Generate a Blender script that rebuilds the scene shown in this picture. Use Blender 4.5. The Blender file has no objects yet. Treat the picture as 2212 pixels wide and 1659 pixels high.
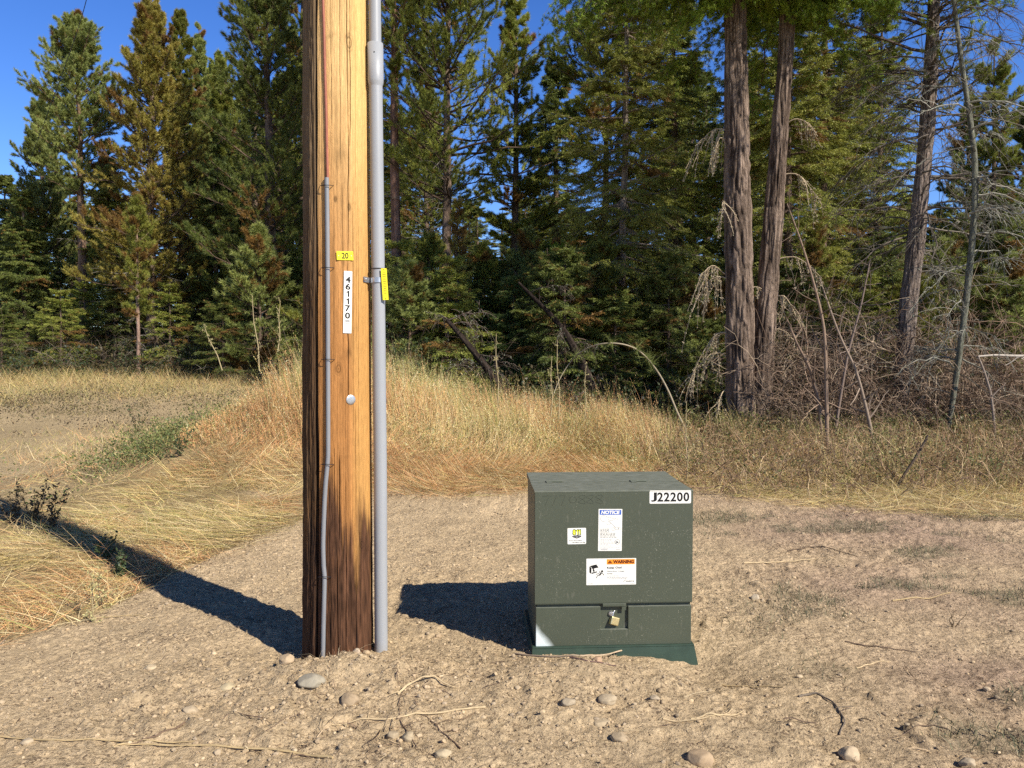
import bpy, math, random
import numpy as np
from mathutils import Vector, Matrix

C = bpy.context.scene.collection
PI = math.pi
# ---------------------------------------------------------------- camera, sky, sun, exposure
PITCH = math.radians(1.88)
CAMZ = 1.5
cam = bpy.data.cameras.new('camera')
cam.lens = 27.04; cam.sensor_width = 36; cam.clip_end = 2000; cam.clip_start = 0.05
camo = bpy.data.objects.new('camera', cam); C.objects.link(camo)
camo.location = (0, 0, CAMZ); camo.rotation_euler = (PI/2 - PITCH, 0, 0)
bpy.context.scene.camera = camo

SUN = Vector((0.755, -0.656, 0)).normalized()
ELEV = math.radians(38.5)
TO_SUN = Vector((SUN.x*math.cos(ELEV), SUN.y*math.cos(ELEV), math.sin(ELEV)))
w = bpy.data.worlds.new('World'); bpy.context.scene.world = w; w.use_nodes = True
wt = w.node_tree; wt.nodes.clear()
sky = wt.nodes.new('ShaderNodeTexSky'); sky.sky_type = 'NISHITA'; sky.sun_disc = False
sky.sun_elevation = ELEV; sky.sun_rotation = math.atan2(SUN.x, SUN.y)
sky.altitude = 800; sky.air_density = 1.0; sky.dust_density = 0.0; sky.ozone_density = 4.0
bg = wt.nodes.new('ShaderNodeBackground'); bg.inputs['Strength'].default_value = 0.080
wo = wt.nodes.new('ShaderNodeOutputWorld')
hs = wt.nodes.new('ShaderNodeHueSaturation'); hs.inputs['Saturation'].default_value = 1.25; hs.inputs['Hue'].default_value = .516
tcw = wt.nodes.new('ShaderNodeTexCoord'); sxw = wt.nodes.new('ShaderNodeSeparateXYZ'); wt.links.new(tcw.outputs['Generated'], sxw.inputs[0])
mrw = wt.nodes.new('ShaderNodeMapRange'); mrw.inputs[1].default_value = .40; mrw.inputs[2].default_value = .80; mrw.inputs[3].default_value = 1.55; mrw.inputs[4].default_value = .30
wt.links.new(sxw.outputs[2], mrw.inputs[0])   # sky graded: bright low down to light the forest, dark zenith for deep shadows
vmw = wt.nodes.new('ShaderNodeVectorMath'); vmw.operation = 'SCALE'; wt.links.new(hs.outputs[0], vmw.inputs[0]); wt.links.new(mrw.outputs[0], vmw.inputs['Scale'])
wt.links.new(sky.outputs[0], hs.inputs['Color']); wt.links.new(vmw.outputs[0], bg.inputs[0]); wt.links.new(bg.outputs[0], wo.inputs[0])
sl = bpy.data.lights.new('sun', 'SUN'); sl.energy = 5.0; sl.angle = math.radians(0.5); sl.color = (1.0, 0.93, 0.82)
so = bpy.data.objects.new('sun', sl); C.objects.link(so)
so.rotation_euler = (-TO_SUN).to_track_quat('-Z', 'Y').to_euler()
sc = bpy.context.scene
sc.view_settings.view_transform = 'Standard'; sc.view_settings.look = 'None'
sc.view_settings.exposure = 0.62; sc.view_settings.gamma = 1.0
sc.render.engine = 'CYCLES'
sc.cycles.max_bounces = 5; sc.cycles.diffuse_bounces = 3; sc.cycles.glossy_bounces = 2; sc.cycles.transmission_bounces = 2
sc.cycles.use_denoising = False

# ---------------------------------------------------------------- numpy helpers
FP = 1661.0
def at(px, py, Y):
    """photo pixel (2212 wide) at world depth Y -> world point"""
    dx = (px-1106)/FP; dy = (829.5-py)/FP
    d = np.array([dx, math.cos(PITCH)+dy*math.sin(PITCH), -math.sin(PITCH)+dy*math.cos(PITCH)])
    return np.array([0, 0, CAMZ]) + d*(Y/d[1])
def hsh(i, j, k, seed):
    n = (i*374761393 + j*668265263 + k*2147483647 + seed*1274126177).astype(np.int64) & 0xffffffff
    n = ((n ^ (n >> 13))*1274126177) & 0xffffffff
    n = ((n ^ (n >> 16))*668265263) & 0xffffffff
    return ((n ^ (n >> 15)) & 0xffffff)/float(0xffffff)
def noise3(x, y, z, seed=0):
    x, y, z = np.broadcast_arrays(np.asarray(x, float), np.asarray(y, float), np.asarray(z, float))
    xi = np.floor(x).astype(np.int64); yi = np.floor(y).astype(np.int64); zi = np.floor(z).astype(np.int64)
    u = x-xi; v = y-yi; t = z-zi
    u = u*u*(3-2*u); v = v*v*(3-2*v); t = t*t*(3-2*t)
    r = 0
    for a in (0, 1):
        for b in (0, 1):
            for c in (0, 1):
                r = r + hsh(xi+a, yi+b, zi+c, seed)*(u if a else 1-u)*(v if b else 1-v)*(t if c else 1-t)
    return r*2-1
def noise2(x, y, seed=0):
    x, y = np.broadcast_arrays(np.asarray(x, float), np.asarray(y, float))
    xi = np.floor(x).astype(np.int64); yi = np.floor(y).astype(np.int64)
    u = x-xi; v = y-yi; u = u*u*(3-2*u); v = v*v*(3-2*v); k = np.zeros_like(xi)
    return ((hsh(xi, yi, k, seed)*(1-u)+hsh(xi+1, yi, k, seed)*u)*(1-v) + (hsh(xi, yi+1, k, seed)*(1-u)+hsh(xi+1, yi+1, k, seed)*u)*v)*2-1
def fbm2(x, y, o=4, seed=0):
    r = 0; a = 1.0; s = 0
    for i in range(o):
        r = r + a*noise2(x*2**i+i*17.3, y*2**i-i*9.1, seed+i); s += a; a *= .5
    return r/s
def sstep(a, b, x):
    t = np.clip((np.asarray(x, float)-a)/(b-a), 0, 1); return t*t*(3-2*t)
def nrm(v):
    return v/np.maximum(np.linalg.norm(v, axis=-1, keepdims=True), 1e-9)

class MB:
    """collects faces of one mesh (numpy batches)"""
    def __init__(s): s.v = []; s.n = 0; s.f = []; s.c = []; s.m = []
    def add(s, v, f, col=(1, 1, 1), mi=0):
        v = np.asarray(v, float).reshape(-1, 3); f = np.asarray(f, int)
        if len(v) == 0 or len(f) == 0: return
        s.v.append(v); s.f.append(f+s.n); s.n += len(v); s.m.append(mi)
        col = np.asarray(col, float)
        s.c.append(np.broadcast_to(col, (len(v), 3)) if col.ndim == 1 else col)
    def build(s, name, mats, parent=None, smooth=False, col=True):
        me = bpy.data.meshes.new(name)
        if not isinstance(mats, (list, tuple)): mats = [mats]
        for m in mats: me.materials.append(m)
        V = np.concatenate(s.v)
        me.vertices.add(len(V)); me.vertices.foreach_set('co', V.astype(np.float32).ravel())
        loops = np.concatenate([f.ravel() for f in s.f])
        tot = np.concatenate([np.full(len(f), f.shape[1]) for f in s.f])
        st = np.concatenate([[0], np.cumsum(tot)[:-1]])
        me.loops.add(len(loops)); me.loops.foreach_set('vertex_index', loops.astype(np.int32))
        me.polygons.add(len(tot)); me.polygons.foreach_set('loop_start', st.astype(np.int32))
        me.polygons.foreach_set('material_index', np.concatenate([np.full(len(f), mi) for f, mi in zip(s.f, s.m)]).astype(np.int32))
        me.polygons.foreach_set('use_smooth', np.full(len(tot), bool(smooth)))
        me.update(calc_edges=True)
        if col:
            a = me.color_attributes.new('tint', 'FLOAT_COLOR', 'POINT')
            cc = np.concatenate([np.concatenate(s.c), np.ones((len(V), 1))], 1)
            a.data.foreach_set('color', cc.astype(np.float32).ravel())
        me.validate()
        o = bpy.data.objects.new(name, me); C.objects.link(o)
        if parent: o.parent = parent
        return o

def tubes(mb, P, R, sides=5, col=(1, 1, 1), cap=True, mi=0):
    """P (n,k,3), R (n,k): n tubes at once; col (3,) or (n,3)"""
    P = np.asarray(P, float); R = np.asarray(R, float)
    n, k, _ = P.shape
    if R.ndim == 1: R = np.broadcast_to(R, (n, k))
    T = nrm(np.gradient(P, axis=1))
    ref = np.where(np.abs(T[:, :1, 2:3]) > .8, np.array([1., 0.13, 0]), np.array([0.05, 0, 1.]))
    ref = np.broadcast_to(ref, P.shape)
    A = nrm(np.cross(T, ref)); B = np.cross(T, A)
    th = np.arange(sides)*2*PI/sides
    V = P[:, :, None, :] + R[:, :, None, None]*(A[:, :, None, :]*np.cos(th)[None, None, :, None] + B[:, :, None, :]*np.sin(th)[None, None, :, None])
    idx = np.arange(n*k*sides).reshape(n, k, sides)
    a = idx[:, :-1]; b = idx[:, 1:]
    F = np.stack([a, np.roll(a, -1, 2), np.roll(b, -1, 2), b], -1).reshape(-1, 4)
    c = np.asarray(col, float)
    if c.ndim == 2: c = np.repeat(c, k*sides, 0)
    elif c.ndim == 3: c = np.repeat(c.reshape(-1, 3), sides, 0)
    mb.add(V, F[:, ::-1], c, mi)
    if cap and n < 200:
        for i in range(n):
            for e, rv in ((0, 0), (k-1, 1)):
                ring = V[i, e]; mb.add(np.vstack([ring, ring.mean(0)]), np.array([[q, (q+1) % sides, sides] if rv else [(q+1) % sides, q, sides] for q in range(sides)]), c[0] if c.ndim == 2 else c, mi)

def needles(mb, O, D, L, W, col, rng):
    """one thin triangle each"""
    n = len(O)
    D = nrm(D); S = nrm(np.cross(D, nrm(rng.normal(size=(n, 3)))))
    L = np.broadcast_to(L, (n,))[:, None]; W = np.broadcast_to(W, (n,))[:, None]
    V = np.stack([O-S*W/2, O+S*W/2, O+D*L], 1)
    F = np.arange(3*n).reshape(n, 3)
    mb.add(V, F, np.repeat(col, 3, 0) if np.ndim(col) == 2 else col)

def box(mb, x0, x1, y0, y1, z0, z1, col=(1, 1, 1), mi=0, bev=0):
    V = np.array([[x, y, z] for z in (z0, z1) for y in (y0, y1) for x in (x0, x1)], float)
    mb.add(V, [[0, 2, 3, 1], [4, 5, 7, 6], [0, 1, 5, 4], [2, 6, 7, 3], [0, 4, 6, 2], [1, 3, 7, 5]], col, mi)

def rbox(mb, x0, x1, y0, y1, z0, z1, b=.004, col=(1, 1, 1), mi=0):
    """bevelled box"""
    import bmesh
    bm = bmesh.new(); bmesh.ops.create_cube(bm, size=1)
    for v in bm.verts:
        v.co = ((x0+x1)/2+v.co.x*(x1-x0), (y0+y1)/2+v.co.y*(y1-y0), (z0+z1)/2+v.co.z*(z1-z0))
    bmesh.ops.bevel(bm, geom=bm.edges[:], offset=b, segments=2, affect='EDGES', profile=.5)
    bm.verts.ensure_lookup_table(); bm_add(mb, bm, col, mi)
def bm_add(mb, bm, col=(1, 1, 1), mi=0, M=None):
    bm.verts.index_update()
    V = np.array([(M @ v.co if M else v.co)[:] for v in bm.verts])
    by = {}
    for f in bm.faces: by.setdefault(len(f.verts), []).append([v.index for v in f.verts])
    # one vertex block, several face arities
    base = mb.n; first = True
    for k, fs in by.items():
        if first: mb.add(V, fs, col, mi); first = False
        else:
            mb.f.append(np.array(fs)+base); mb.m.append(mi); mb.v.append(np.zeros((0, 3))); mb.c.append(np.zeros((0, 3)))
    bm.free()

def tag(o, label, cat=None, group=None, kind=None):
    if label: o['label'] = label
    if cat: o['category'] = cat
    if group: o['group'] = group
    if kind: o['kind'] = kind
    return o
def empty(name, loc, label=None, cat=None, group=None, rz=0):
    o = bpy.data.objects.new(name, None); C.objects.link(o); o.location = loc; o.rotation_euler = (0, 0, rz)
    o.empty_display_size = .1
    return tag(o, label, cat, group)

# ---------------------------------------------------------------- materials
def mat(name, col=(1, 1, 1), rough=.8, attr=False, nscale=0, namp=0, bump=0, bscale=60, metal=0, stretch=(1, 1, 1), spec=.3, trans=0, det=6, objrand=0):
    m = bpy.data.materials.new(name); m.use_nodes = True
    nt = m.node_tree; N = nt.nodes; L = nt.links
    b = N['Principled BSDF']; b.inputs['Roughness'].default_value = rough; b.inputs['Metallic'].default_value = metal
    b.inputs['Specular IOR Level'].default_value = spec
    out = None
    if attr:
        a = N.new('ShaderNodeAttribute'); a.attribute_name = 'tint'; out = a.outputs['Color']
        if tuple(col) != (1, 1, 1):
            mx = N.new('ShaderNodeMix'); mx.data_type = 'RGBA'; mx.blend_type = 'MULTIPLY'; mx.inputs[0].default_value = 1
            L.new(out, mx.inputs[6]); mx.inputs[7].default_value = (*col, 1); out = mx.outputs[2]
    else:
        r = N.new('ShaderNodeRGB'); r.outputs[0].default_value = (*col, 1); out = r.outputs[0]
    tc = N.new('ShaderNodeTexCoord'); mp = N.new('ShaderNodeMapping'); mp.inputs['Scale'].default_value = stretch
    L.new(tc.outputs['Object'], mp.inputs['Vector'])
    if namp:
        no = N.new('ShaderNodeTexNoise'); no.inputs['Scale'].default_value = nscale; no.inputs['Detail'].default_value = det; no.inputs['Roughness'].default_value = .65
        L.new(mp.outputs[0], no.inputs['Vector'])
        mr = N.new('ShaderNodeMapRange'); mr.inputs[1].default_value = .25; mr.inputs[2].default_value = .75
        mr.inputs[3].default_value = 1-namp; mr.inputs[4].default_value = 1+namp; L.new(no.outputs[0], mr.inputs[0])
        vm = N.new('ShaderNodeVectorMath'); vm.operation = 'MULTIPLY'; L.new(out, vm.inputs[0]); L.new(mr.outputs[0], vm.inputs[1]); out = vm.outputs[0]
    if objrand:
        oi = N.new('ShaderNodeObjectInfo'); mr = N.new('ShaderNodeMapRange'); mr.inputs[3].default_value = 1-objrand; mr.inputs[4].default_value = 1+objrand
        L.new(oi.outputs['Random'], mr.inputs[0]); vm = N.new('ShaderNodeVectorMath'); vm.operation = 'MULTIPLY'
        L.new(out, vm.inputs[0]); L.new(mr.outputs[0], vm.inputs[1]); out = vm.outputs[0]
    L.new(out, b.inputs['Base Color'])
    if bump:
        no = N.new('ShaderNodeTexNoise'); no.inputs['Scale'].default_value = bscale; no.inputs['Detail'].default_value = 8; no.inputs['Roughness'].default_value = .7
        L.new(mp.outputs[0], no.inputs['Vector'])
        bp = N.new('ShaderNodeBump'); bp.inputs['Strength'].default_value = 1; bp.inputs['Distance'].default_value = bump
        L.new(no.outputs[0], bp.inputs['Height']); L.new(bp.outputs[0], b.inputs['Normal'])
    if trans:
        tr = N.new('ShaderNodeBsdfTranslucent'); L.new(out, tr.inputs[0])
        ms = N.new('ShaderNodeMixShader'); ms.inputs[0].default_value = trans
        L.new(b.outputs[0], ms.inputs[1]); L.new(tr.outputs[0], ms.inputs[2]); L.new(ms.outputs[0], N['Material Output'].inputs[0])
    return m

M = {}
def two_bump(m):
    nt = m.node_tree; N = nt.nodes; L = nt.links; b1 = [n for n in N if n.type == 'BUMP'][0]; tc = [n for n in N if n.type == 'TEX_COORD'][0]
    v = N.new('ShaderNodeTexVoronoi'); v.inputs['Scale'].default_value = 48; v.inputs['Randomness'].default_value = 1; L.new(tc.outputs['Object'], v.inputs['Vector'])
    b2 = N.new('ShaderNodeBump'); b2.invert = True; b2.inputs['Distance'].default_value = .008; b2.inputs['Strength'].default_value = .7
    L.new(v.outputs['Distance'], b2.inputs['Height']); L.new(b2.outputs[0], b1.inputs['Normal'])
    # dark crumbs of bark and humus, and shaded crevices painted into the soil
    no = N.new('ShaderNodeTexNoise'); no.inputs['Scale'].default_value = 75; no.inputs['Detail'].default_value = 4; L.new(tc.outputs['Object'], no.inputs['Vector'])
    n2 = N.new('ShaderNodeTexNoise'); n2.inputs['Scale'].default_value = 3.5; n2.inputs['Detail'].default_value = 4; L.new(tc.outputs['Object'], n2.inputs['Vector'])
    ad = N.new('ShaderNodeMath'); ad.operation = 'MULTIPLY_ADD'; L.new(n2.outputs[0], ad.inputs[0]); ad.inputs[1].default_value = .35; L.new(no.outputs[0], ad.inputs[2])
    r = N.new('ShaderNodeMapRange'); r.inputs[1].default_value = .745; r.inputs[2].default_value = .83; r.inputs[3].default_value = 0; r.inputs[4].default_value = .75; L.new(ad.outputs[0], r.inputs[0])
    bs = N['Principled BSDF']; src = bs.inputs['Base Color'].links[0].from_socket; mx = N.new('ShaderNodeMix'); mx.data_type = 'RGBA'; L.new(r.outputs[0], mx.inputs[0]); L.new(src, mx.inputs[6]); mx.inputs[7].default_value = (.10, .065, .045, 1); L.new(mx.outputs[2], bs.inputs['Base Color'])
    return m
M['dirt'] = mat('dirt', rough=.95, attr=True, nscale=34, namp=.42, bump=.016, bscale=85, spec=.05, det=12)
M['stone'] = mat('stone', rough=.85, attr=True, nscale=30, namp=.22, bump=.0015, bscale=90, spec=.2)
M['gravel'] = mat('gravel', rough=.9, attr=True, nscale=60, namp=.2, spec=.15)
M['needle'] = mat('needle', col=(1.14, 1.12, .84), rough=.55, attr=True, spec=.35, trans=.22, objrand=.14)
M['grass'] = mat('grass', rough=.6, attr=True, spec=.25, trans=.2)
M['bark'] = mat('bark', rough=.95, attr=True, nscale=16, namp=.6, bump=.045, bscale=17, stretch=(2.0, 2.0, .7), spec=.05)
M['twig'] = mat('twig', rough=.9, attr=True, nscale=30, namp=.25, spec=.1)
M['leaf'] = mat('leaf', rough=.5, attr=True, spec=.3, trans=.25)
M['pole'] = mat('pole_wood', rough=.8, attr=True, nscale=60, namp=.26, bump=.0045, bscale=62, stretch=(3, 3, .34), spec=.15)
M['pvc'] = mat('grey_pvc', (.29, .30, .31), rough=.42, nscale=3, namp=.05, bump=.0002, bscale=20, spec=.45)
M['pvc2'] = mat('grey_guard', (.21, .217, .228), rough=.45, nscale=5, namp=.07, spec=.4)
M['steel'] = mat('galvanised_steel', (.55, .55, .55), rough=.35, metal=.9, nscale=60, namp=.2)
M['copper'] = mat('copper', (.30, .11, .07), rough=.6, metal=.2, nscale=40, namp=.2)
M['black'] = mat('black_ink', (.008, .008, .008), rough=.6)
M['wire'] = mat('black_wire', (.015, .015, .018), rough=.6)
M['white'] = mat('sticker_white', (.74, .73, .67), rough=.5, nscale=35, namp=.10)
M['yellow'] = mat('tag_yellow', (.80, .68, .02), rough=.45, nscale=30, namp=.04)
M['blue'] = mat('label_blue', (.03, .10, .42), rough=.4)
M['orange'] = mat('label_orange', (.85, .28, .03), rough=.4)
M['red'] = mat('ink_dark_red', (.05, .004, .006), rough=.5)
M['greyink'] = mat('grey_ink', (.22, .22, .23), rough=.5)
M['brass'] = mat('brass', (.62, .50, .25), rough=.38, metal=.8, nscale=50, namp=.15)
M['ylw811'] = mat('bright_yellow_ink', (.75, .80, .02), rough=.5)
M['pencil'] = mat('pencil', (.02, .022, .016), rough=.6)
M['base'] = mat('green_fibreglass', (.030, .054, .038), rough=.6, nscale=14, namp=.2, bump=.0006, bscale=60)

def green_paint():
    m = mat('green_paint', (.064, .074, .050), rough=.5, nscale=2.5, namp=.07, bump=.0003, bscale=120, spec=.4)
    nt = m.node_tree; N = nt.nodes; L = nt.links; b = N['Principled BSDF']
    src = b.inputs['Base Color'].links[0].from_socket
    tc = N.new('ShaderNodeTexCoord')
    def layer(src, scale, lo, hi, col, mscale, mlo, mhi, stretch=(1, 1, 1)):
        mp = N.new('ShaderNodeMapping'); mp.inputs['Scale'].default_value = stretch; L.new(tc.outputs['Object'], mp.inputs['Vector'])
        v = N.new('ShaderNodeTexNoise'); v.inputs['Scale'].default_value = scale; v.inputs['Detail'].default_value = 3; L.new(mp.outputs[0], v.inputs['Vector'])
        r = N.new('ShaderNodeMapRange'); r.inputs[1].default_value = lo; r.inputs[2].default_value = hi; L.new(v.outputs[0], r.inputs[0])
        k = N.new('ShaderNodeTexNoise'); k.inputs['Scale'].default_value = mscale; k.inputs['Detail'].default_value = 4; L.new(tc.outputs['Object'], k.inputs['Vector'])
        r2 = N.new('ShaderNodeMapRange'); r2.inputs[1].default_value = mlo; r2.inputs[2].default_value = mhi; L.new(k.outputs[0], r2.inputs[0])
        mu = N.new('ShaderNodeMath'); mu.operation = 'MULTIPLY'; L.new(r.outputs[0], mu.inputs[0]); L.new(r2.outputs[0], mu.inputs[1])
        mx = N.new('ShaderNodeMix'); mx.data_type = 'RGBA'; L.new(mu.outputs[0], mx.inputs[0]); L.new(src, mx.inputs[6]); mx.inputs[7].default_value = (*col, 1)
        return mx.outputs[2]
    src = layer(src, 170, .64, .70, (.28, .27, .21), 6, .42, .66)
    src = layer(src, 50, .60, .85, (.17, .165, .125), 4, .42, .66, (1, 1, .35))
    # dust lying on the upward faces
    g = N.new('ShaderNodeNewGeometry'); sx = N.new('ShaderNodeSeparateXYZ'); L.new(g.outputs['Normal'], sx.inputs[0])
    r = N.new('ShaderNodeMapRange'); r.inputs[1].default_value = .6; r.inputs[2].default_value = .95; L.new(sx.outputs[2], r.inputs[0])
    k = N.new('ShaderNodeTexNoise'); k.inputs['Scale'].default_value = 25; k.inputs['Detail'].default_value = 8; k.inputs['Roughness'].default_value = .75
    mp = N.new('ShaderNodeMapping'); mp.inputs['Scale'].default_value = (.6, 2.5, 1); L.new(tc.outputs['Object'], mp.inputs['Vector']); L.new(mp.outputs[0], k.inputs['Vector'])
    r2 = N.new('ShaderNodeMapRange'); r2.inputs[1].default_value = .3; r2.inputs[2].default_value = .75; r2.inputs[3].default_value = .05; r2.inputs[4].default_value = .65; L.new(k.outputs[0], r2.inputs[0])
    mu = N.new('ShaderNodeMath'); mu.operation = 'MULTIPLY'; L.new(r.outputs[0], mu.inputs[0]); L.new(r2.outputs[0], mu.inputs[1])
    mx = N.new('ShaderNodeMix'); mx.data_type = 'RGBA'; L.new(mu.outputs[0], mx.inputs[0]); L.new(src, mx.inputs[6]); mx.inputs[7].default_value = (.33, .34, .29, 1)
    # bright patch of reflected sun painted into the lower panel's corner
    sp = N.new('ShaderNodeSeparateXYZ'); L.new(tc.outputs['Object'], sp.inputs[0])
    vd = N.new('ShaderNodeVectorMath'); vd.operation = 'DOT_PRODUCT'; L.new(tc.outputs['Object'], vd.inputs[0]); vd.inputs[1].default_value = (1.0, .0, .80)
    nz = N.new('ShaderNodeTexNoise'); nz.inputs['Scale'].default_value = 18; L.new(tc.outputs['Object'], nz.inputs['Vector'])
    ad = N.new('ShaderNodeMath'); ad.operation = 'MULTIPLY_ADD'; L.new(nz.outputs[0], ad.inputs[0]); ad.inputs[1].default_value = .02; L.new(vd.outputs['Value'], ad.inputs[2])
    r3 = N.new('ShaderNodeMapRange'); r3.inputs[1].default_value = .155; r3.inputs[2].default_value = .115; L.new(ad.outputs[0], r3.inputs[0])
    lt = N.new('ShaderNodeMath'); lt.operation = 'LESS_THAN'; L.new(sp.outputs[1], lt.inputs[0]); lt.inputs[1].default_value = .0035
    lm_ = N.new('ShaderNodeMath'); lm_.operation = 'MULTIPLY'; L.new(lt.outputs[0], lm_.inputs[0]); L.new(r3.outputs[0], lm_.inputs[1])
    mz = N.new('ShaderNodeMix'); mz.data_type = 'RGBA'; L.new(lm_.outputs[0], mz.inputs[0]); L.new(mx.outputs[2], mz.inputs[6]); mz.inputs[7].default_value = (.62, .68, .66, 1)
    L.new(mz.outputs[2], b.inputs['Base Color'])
    return m
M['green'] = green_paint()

two_bump(M['dirt'])
# ---------------------------------------------------------------- ground
BX = np.array([-9, -4, -2.75, -2.45, -2.3, -2.0, -1.5, -.2, 1, 2, 3, 4.4, 6, 9])
BY = np.array([3.6, 3.8, 3.95, 4.5, 5.7, 6.9, 8.2, 8.4, 9.0, 8.5, 7.8, 6.9, 6.6, 6.4])
def edge_d(X, Y):
    """how far a spot lies inside the grass (m)"""
    return Y - np.interp(X, BX, BY) - .28*noise2(X*1.3, Y*1.3, 5) - .12*noise2(X*4, Y*4, 6)
def ground_z(X, Y, fine=True):
    X = np.asarray(X, float); Y = np.asarray(Y, float)
    side = sstep(-3, 3, X)
    z = (.066*(1-side) + .022*side)*np.maximum(0, np.minimum(Y, 70)-7.5)
    z = z + .76*sstep(8.2, 11.0, Y)*sstep(-5.5, -2.7, X)*(1-.80*sstep(-3.0, -.1, X)-.20*sstep(-.1, 2.2, X))*(1-.75*sstep(12, 20, Y))
    z = z + .02*noise2(X*.5, Y*.5, 1) + .08*noise2(X*.13, Y*.13, 2)*sstep(9, 20, Y)
    # dirt heaped against the pole and in front of the box, the hole edge sinking behind
    z = z + .085*np.exp(-(((X+.80)/.30)**2+((Y-3.62)/.17)**2)) + .075*np.exp(-(((X-.36)/.36)**2+((Y-3.56)/.17)**2))
    z = z + .035*np.exp(-(((X+.2)/1.0)**2+((Y-3.35)/.3)**2)) - .055*np.exp(-(((X-.96)/.20)**2+((Y-3.70)/.28)**2)) - .04*np.exp(-(((X+1.25)/.3)**2+((Y-3.95)/.2)**2))
    if fine:
        near = 1-sstep(9, 14, Y)
        wx = X+.035*noise2(X*6, Y*6, 201); wy = Y+.035*noise2(X*6+9, Y*6, 202); X, Y = wx*.83+wy*.56, -wx*.56+wy*.83; X0, Y0 = wx, wy
        z = z + near*(.011*noise2(X*3.1, Y*3.1, 3) + .010*noise2(X*8, Y*8, 4) + .006*np.abs(noise2(X*21, Y*21, 7)) + .006*noise2(X*38, Y*38, 8))
        rough = sstep(-.05, .45, noise2(X*.9+3, Y*.9, 11)+.55*np.exp(-((Y0-3.3)/.5)**2)*(X0 < 1.3)+.35*(X0 > 1.6)-.5*np.exp(-((X0+1.9)/.6)**2-((Y0-3.35)/.4)**2))
        X, Y = X0*.6-Y0*.8, X0*.8+Y0*.6
        z = z + near*rough*(.019*np.maximum(0, noise2(X*13, Y*13, 9)) + .015*np.maximum(0, noise2(X*29, Y*29, 10)))
    return z
def axis(c0, c1, step, lo, hi, g=1.09):
    a = list(np.arange(c0, c1, step)); s = step
    while a[-1] < hi: s *= g; a.append(a[-1]+s)
    s = step; b = []
    x = c0
    while x > lo: s *= g; x -= s; b.append(x)
    return np.array(b[::-1]+a)
gx = axis(-3.6, 4.2, .0125, -300, 300, 1.035); gy = axis(2.2, 6.2, .0115, -60, 500, 1.022)
GX, GY = np.meshgrid(gx, gy)
GZ = ground_z(GX, GY)
ny, nx = GX.shape
DIRT = np.array([.490, .370, .225])
e = edge_d(GX, GY)
pink = np.clip(sstep(1.0, 2.8, GX)*(.55+.6*fbm2(GX*.9, GY*1.4, 3, 21)), 0, 1)
g1 = sstep(.03, .24, fbm2(GX*1.6, GY*2.4, 4, 22))*sstep(1.1, 2.0, GX)*(1-sstep(6.6, 7.6, GY))
pale = sstep(0, .6, fbm2(GX*.8, GY*1.2, 3, 23)+.5*np.exp(-((GX+1.9)/.8)**2-((GY-3.35)/.5)**2))
col = DIRT*(1+.10*fbm2(GX*5, GY*5, 4, 24))[..., None]
col = col*(1+.14*pale)[..., None]
col = col*(1-pink[..., None]) + np.array([.355, .250, .178])*pink[..., None]*(1+.15*fbm2(GX*9, GY*9, 3, 30))[..., None]
g1 = g1*.6; col = col*(1-.6*g1[..., None]) + np.array([.16, .15, .10])*.6*g1[..., None]
gm = (sstep(-.1, .35, e)*(1-.55*sstep(.45, .7, noise2(GX*1.2, GY*1.2, 31))*(GY < 9)))[..., None]
straw = np.array([.31, .23, .115])*(1+.3*fbm2(GX*3, GY*6, 3, 25))[..., None]
col = col*(1-gm) + straw*gm
trk = (sstep(-4.2, -5.6, GX)*sstep(6.5, 8.5, GY)*(1-sstep(24, 30, GY)))[..., None]
col = col*(1-trk*.8)+(np.array([.40, .31, .185])*(1+.35*fbm2(GX*1.1, GY*.6, 4, 33))[..., None])*trk*.8
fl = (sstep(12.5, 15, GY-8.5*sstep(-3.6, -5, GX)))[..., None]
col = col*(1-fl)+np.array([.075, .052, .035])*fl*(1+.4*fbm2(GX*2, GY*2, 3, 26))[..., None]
idx = np.arange(nx*ny).reshape(ny, nx)
F = np.stack([idx[:-1, :-1], idx[:-1, 1:], idx[1:, 1:], idx[1:, :-1]], -1).reshape(-1, 4)
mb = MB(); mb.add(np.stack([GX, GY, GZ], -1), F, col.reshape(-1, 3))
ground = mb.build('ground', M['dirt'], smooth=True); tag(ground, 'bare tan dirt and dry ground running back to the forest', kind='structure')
def gz(x, y): return float(ground_z(np.array([x]), np.array([y]))[0])
def on_ground(px, py):
    """world point of the ground under a photo pixel"""
    o = np.array([0, 0, CAMZ]); d = at(px, py, 1.0)-o
    t = np.linspace(2, 60, 6000); P = o+t[:, None]*d
    zz = ground_z(P[:, 0], P[:, 1]); i = int(np.argmax(P[:, 2] < zz))
    return P[i]

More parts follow.
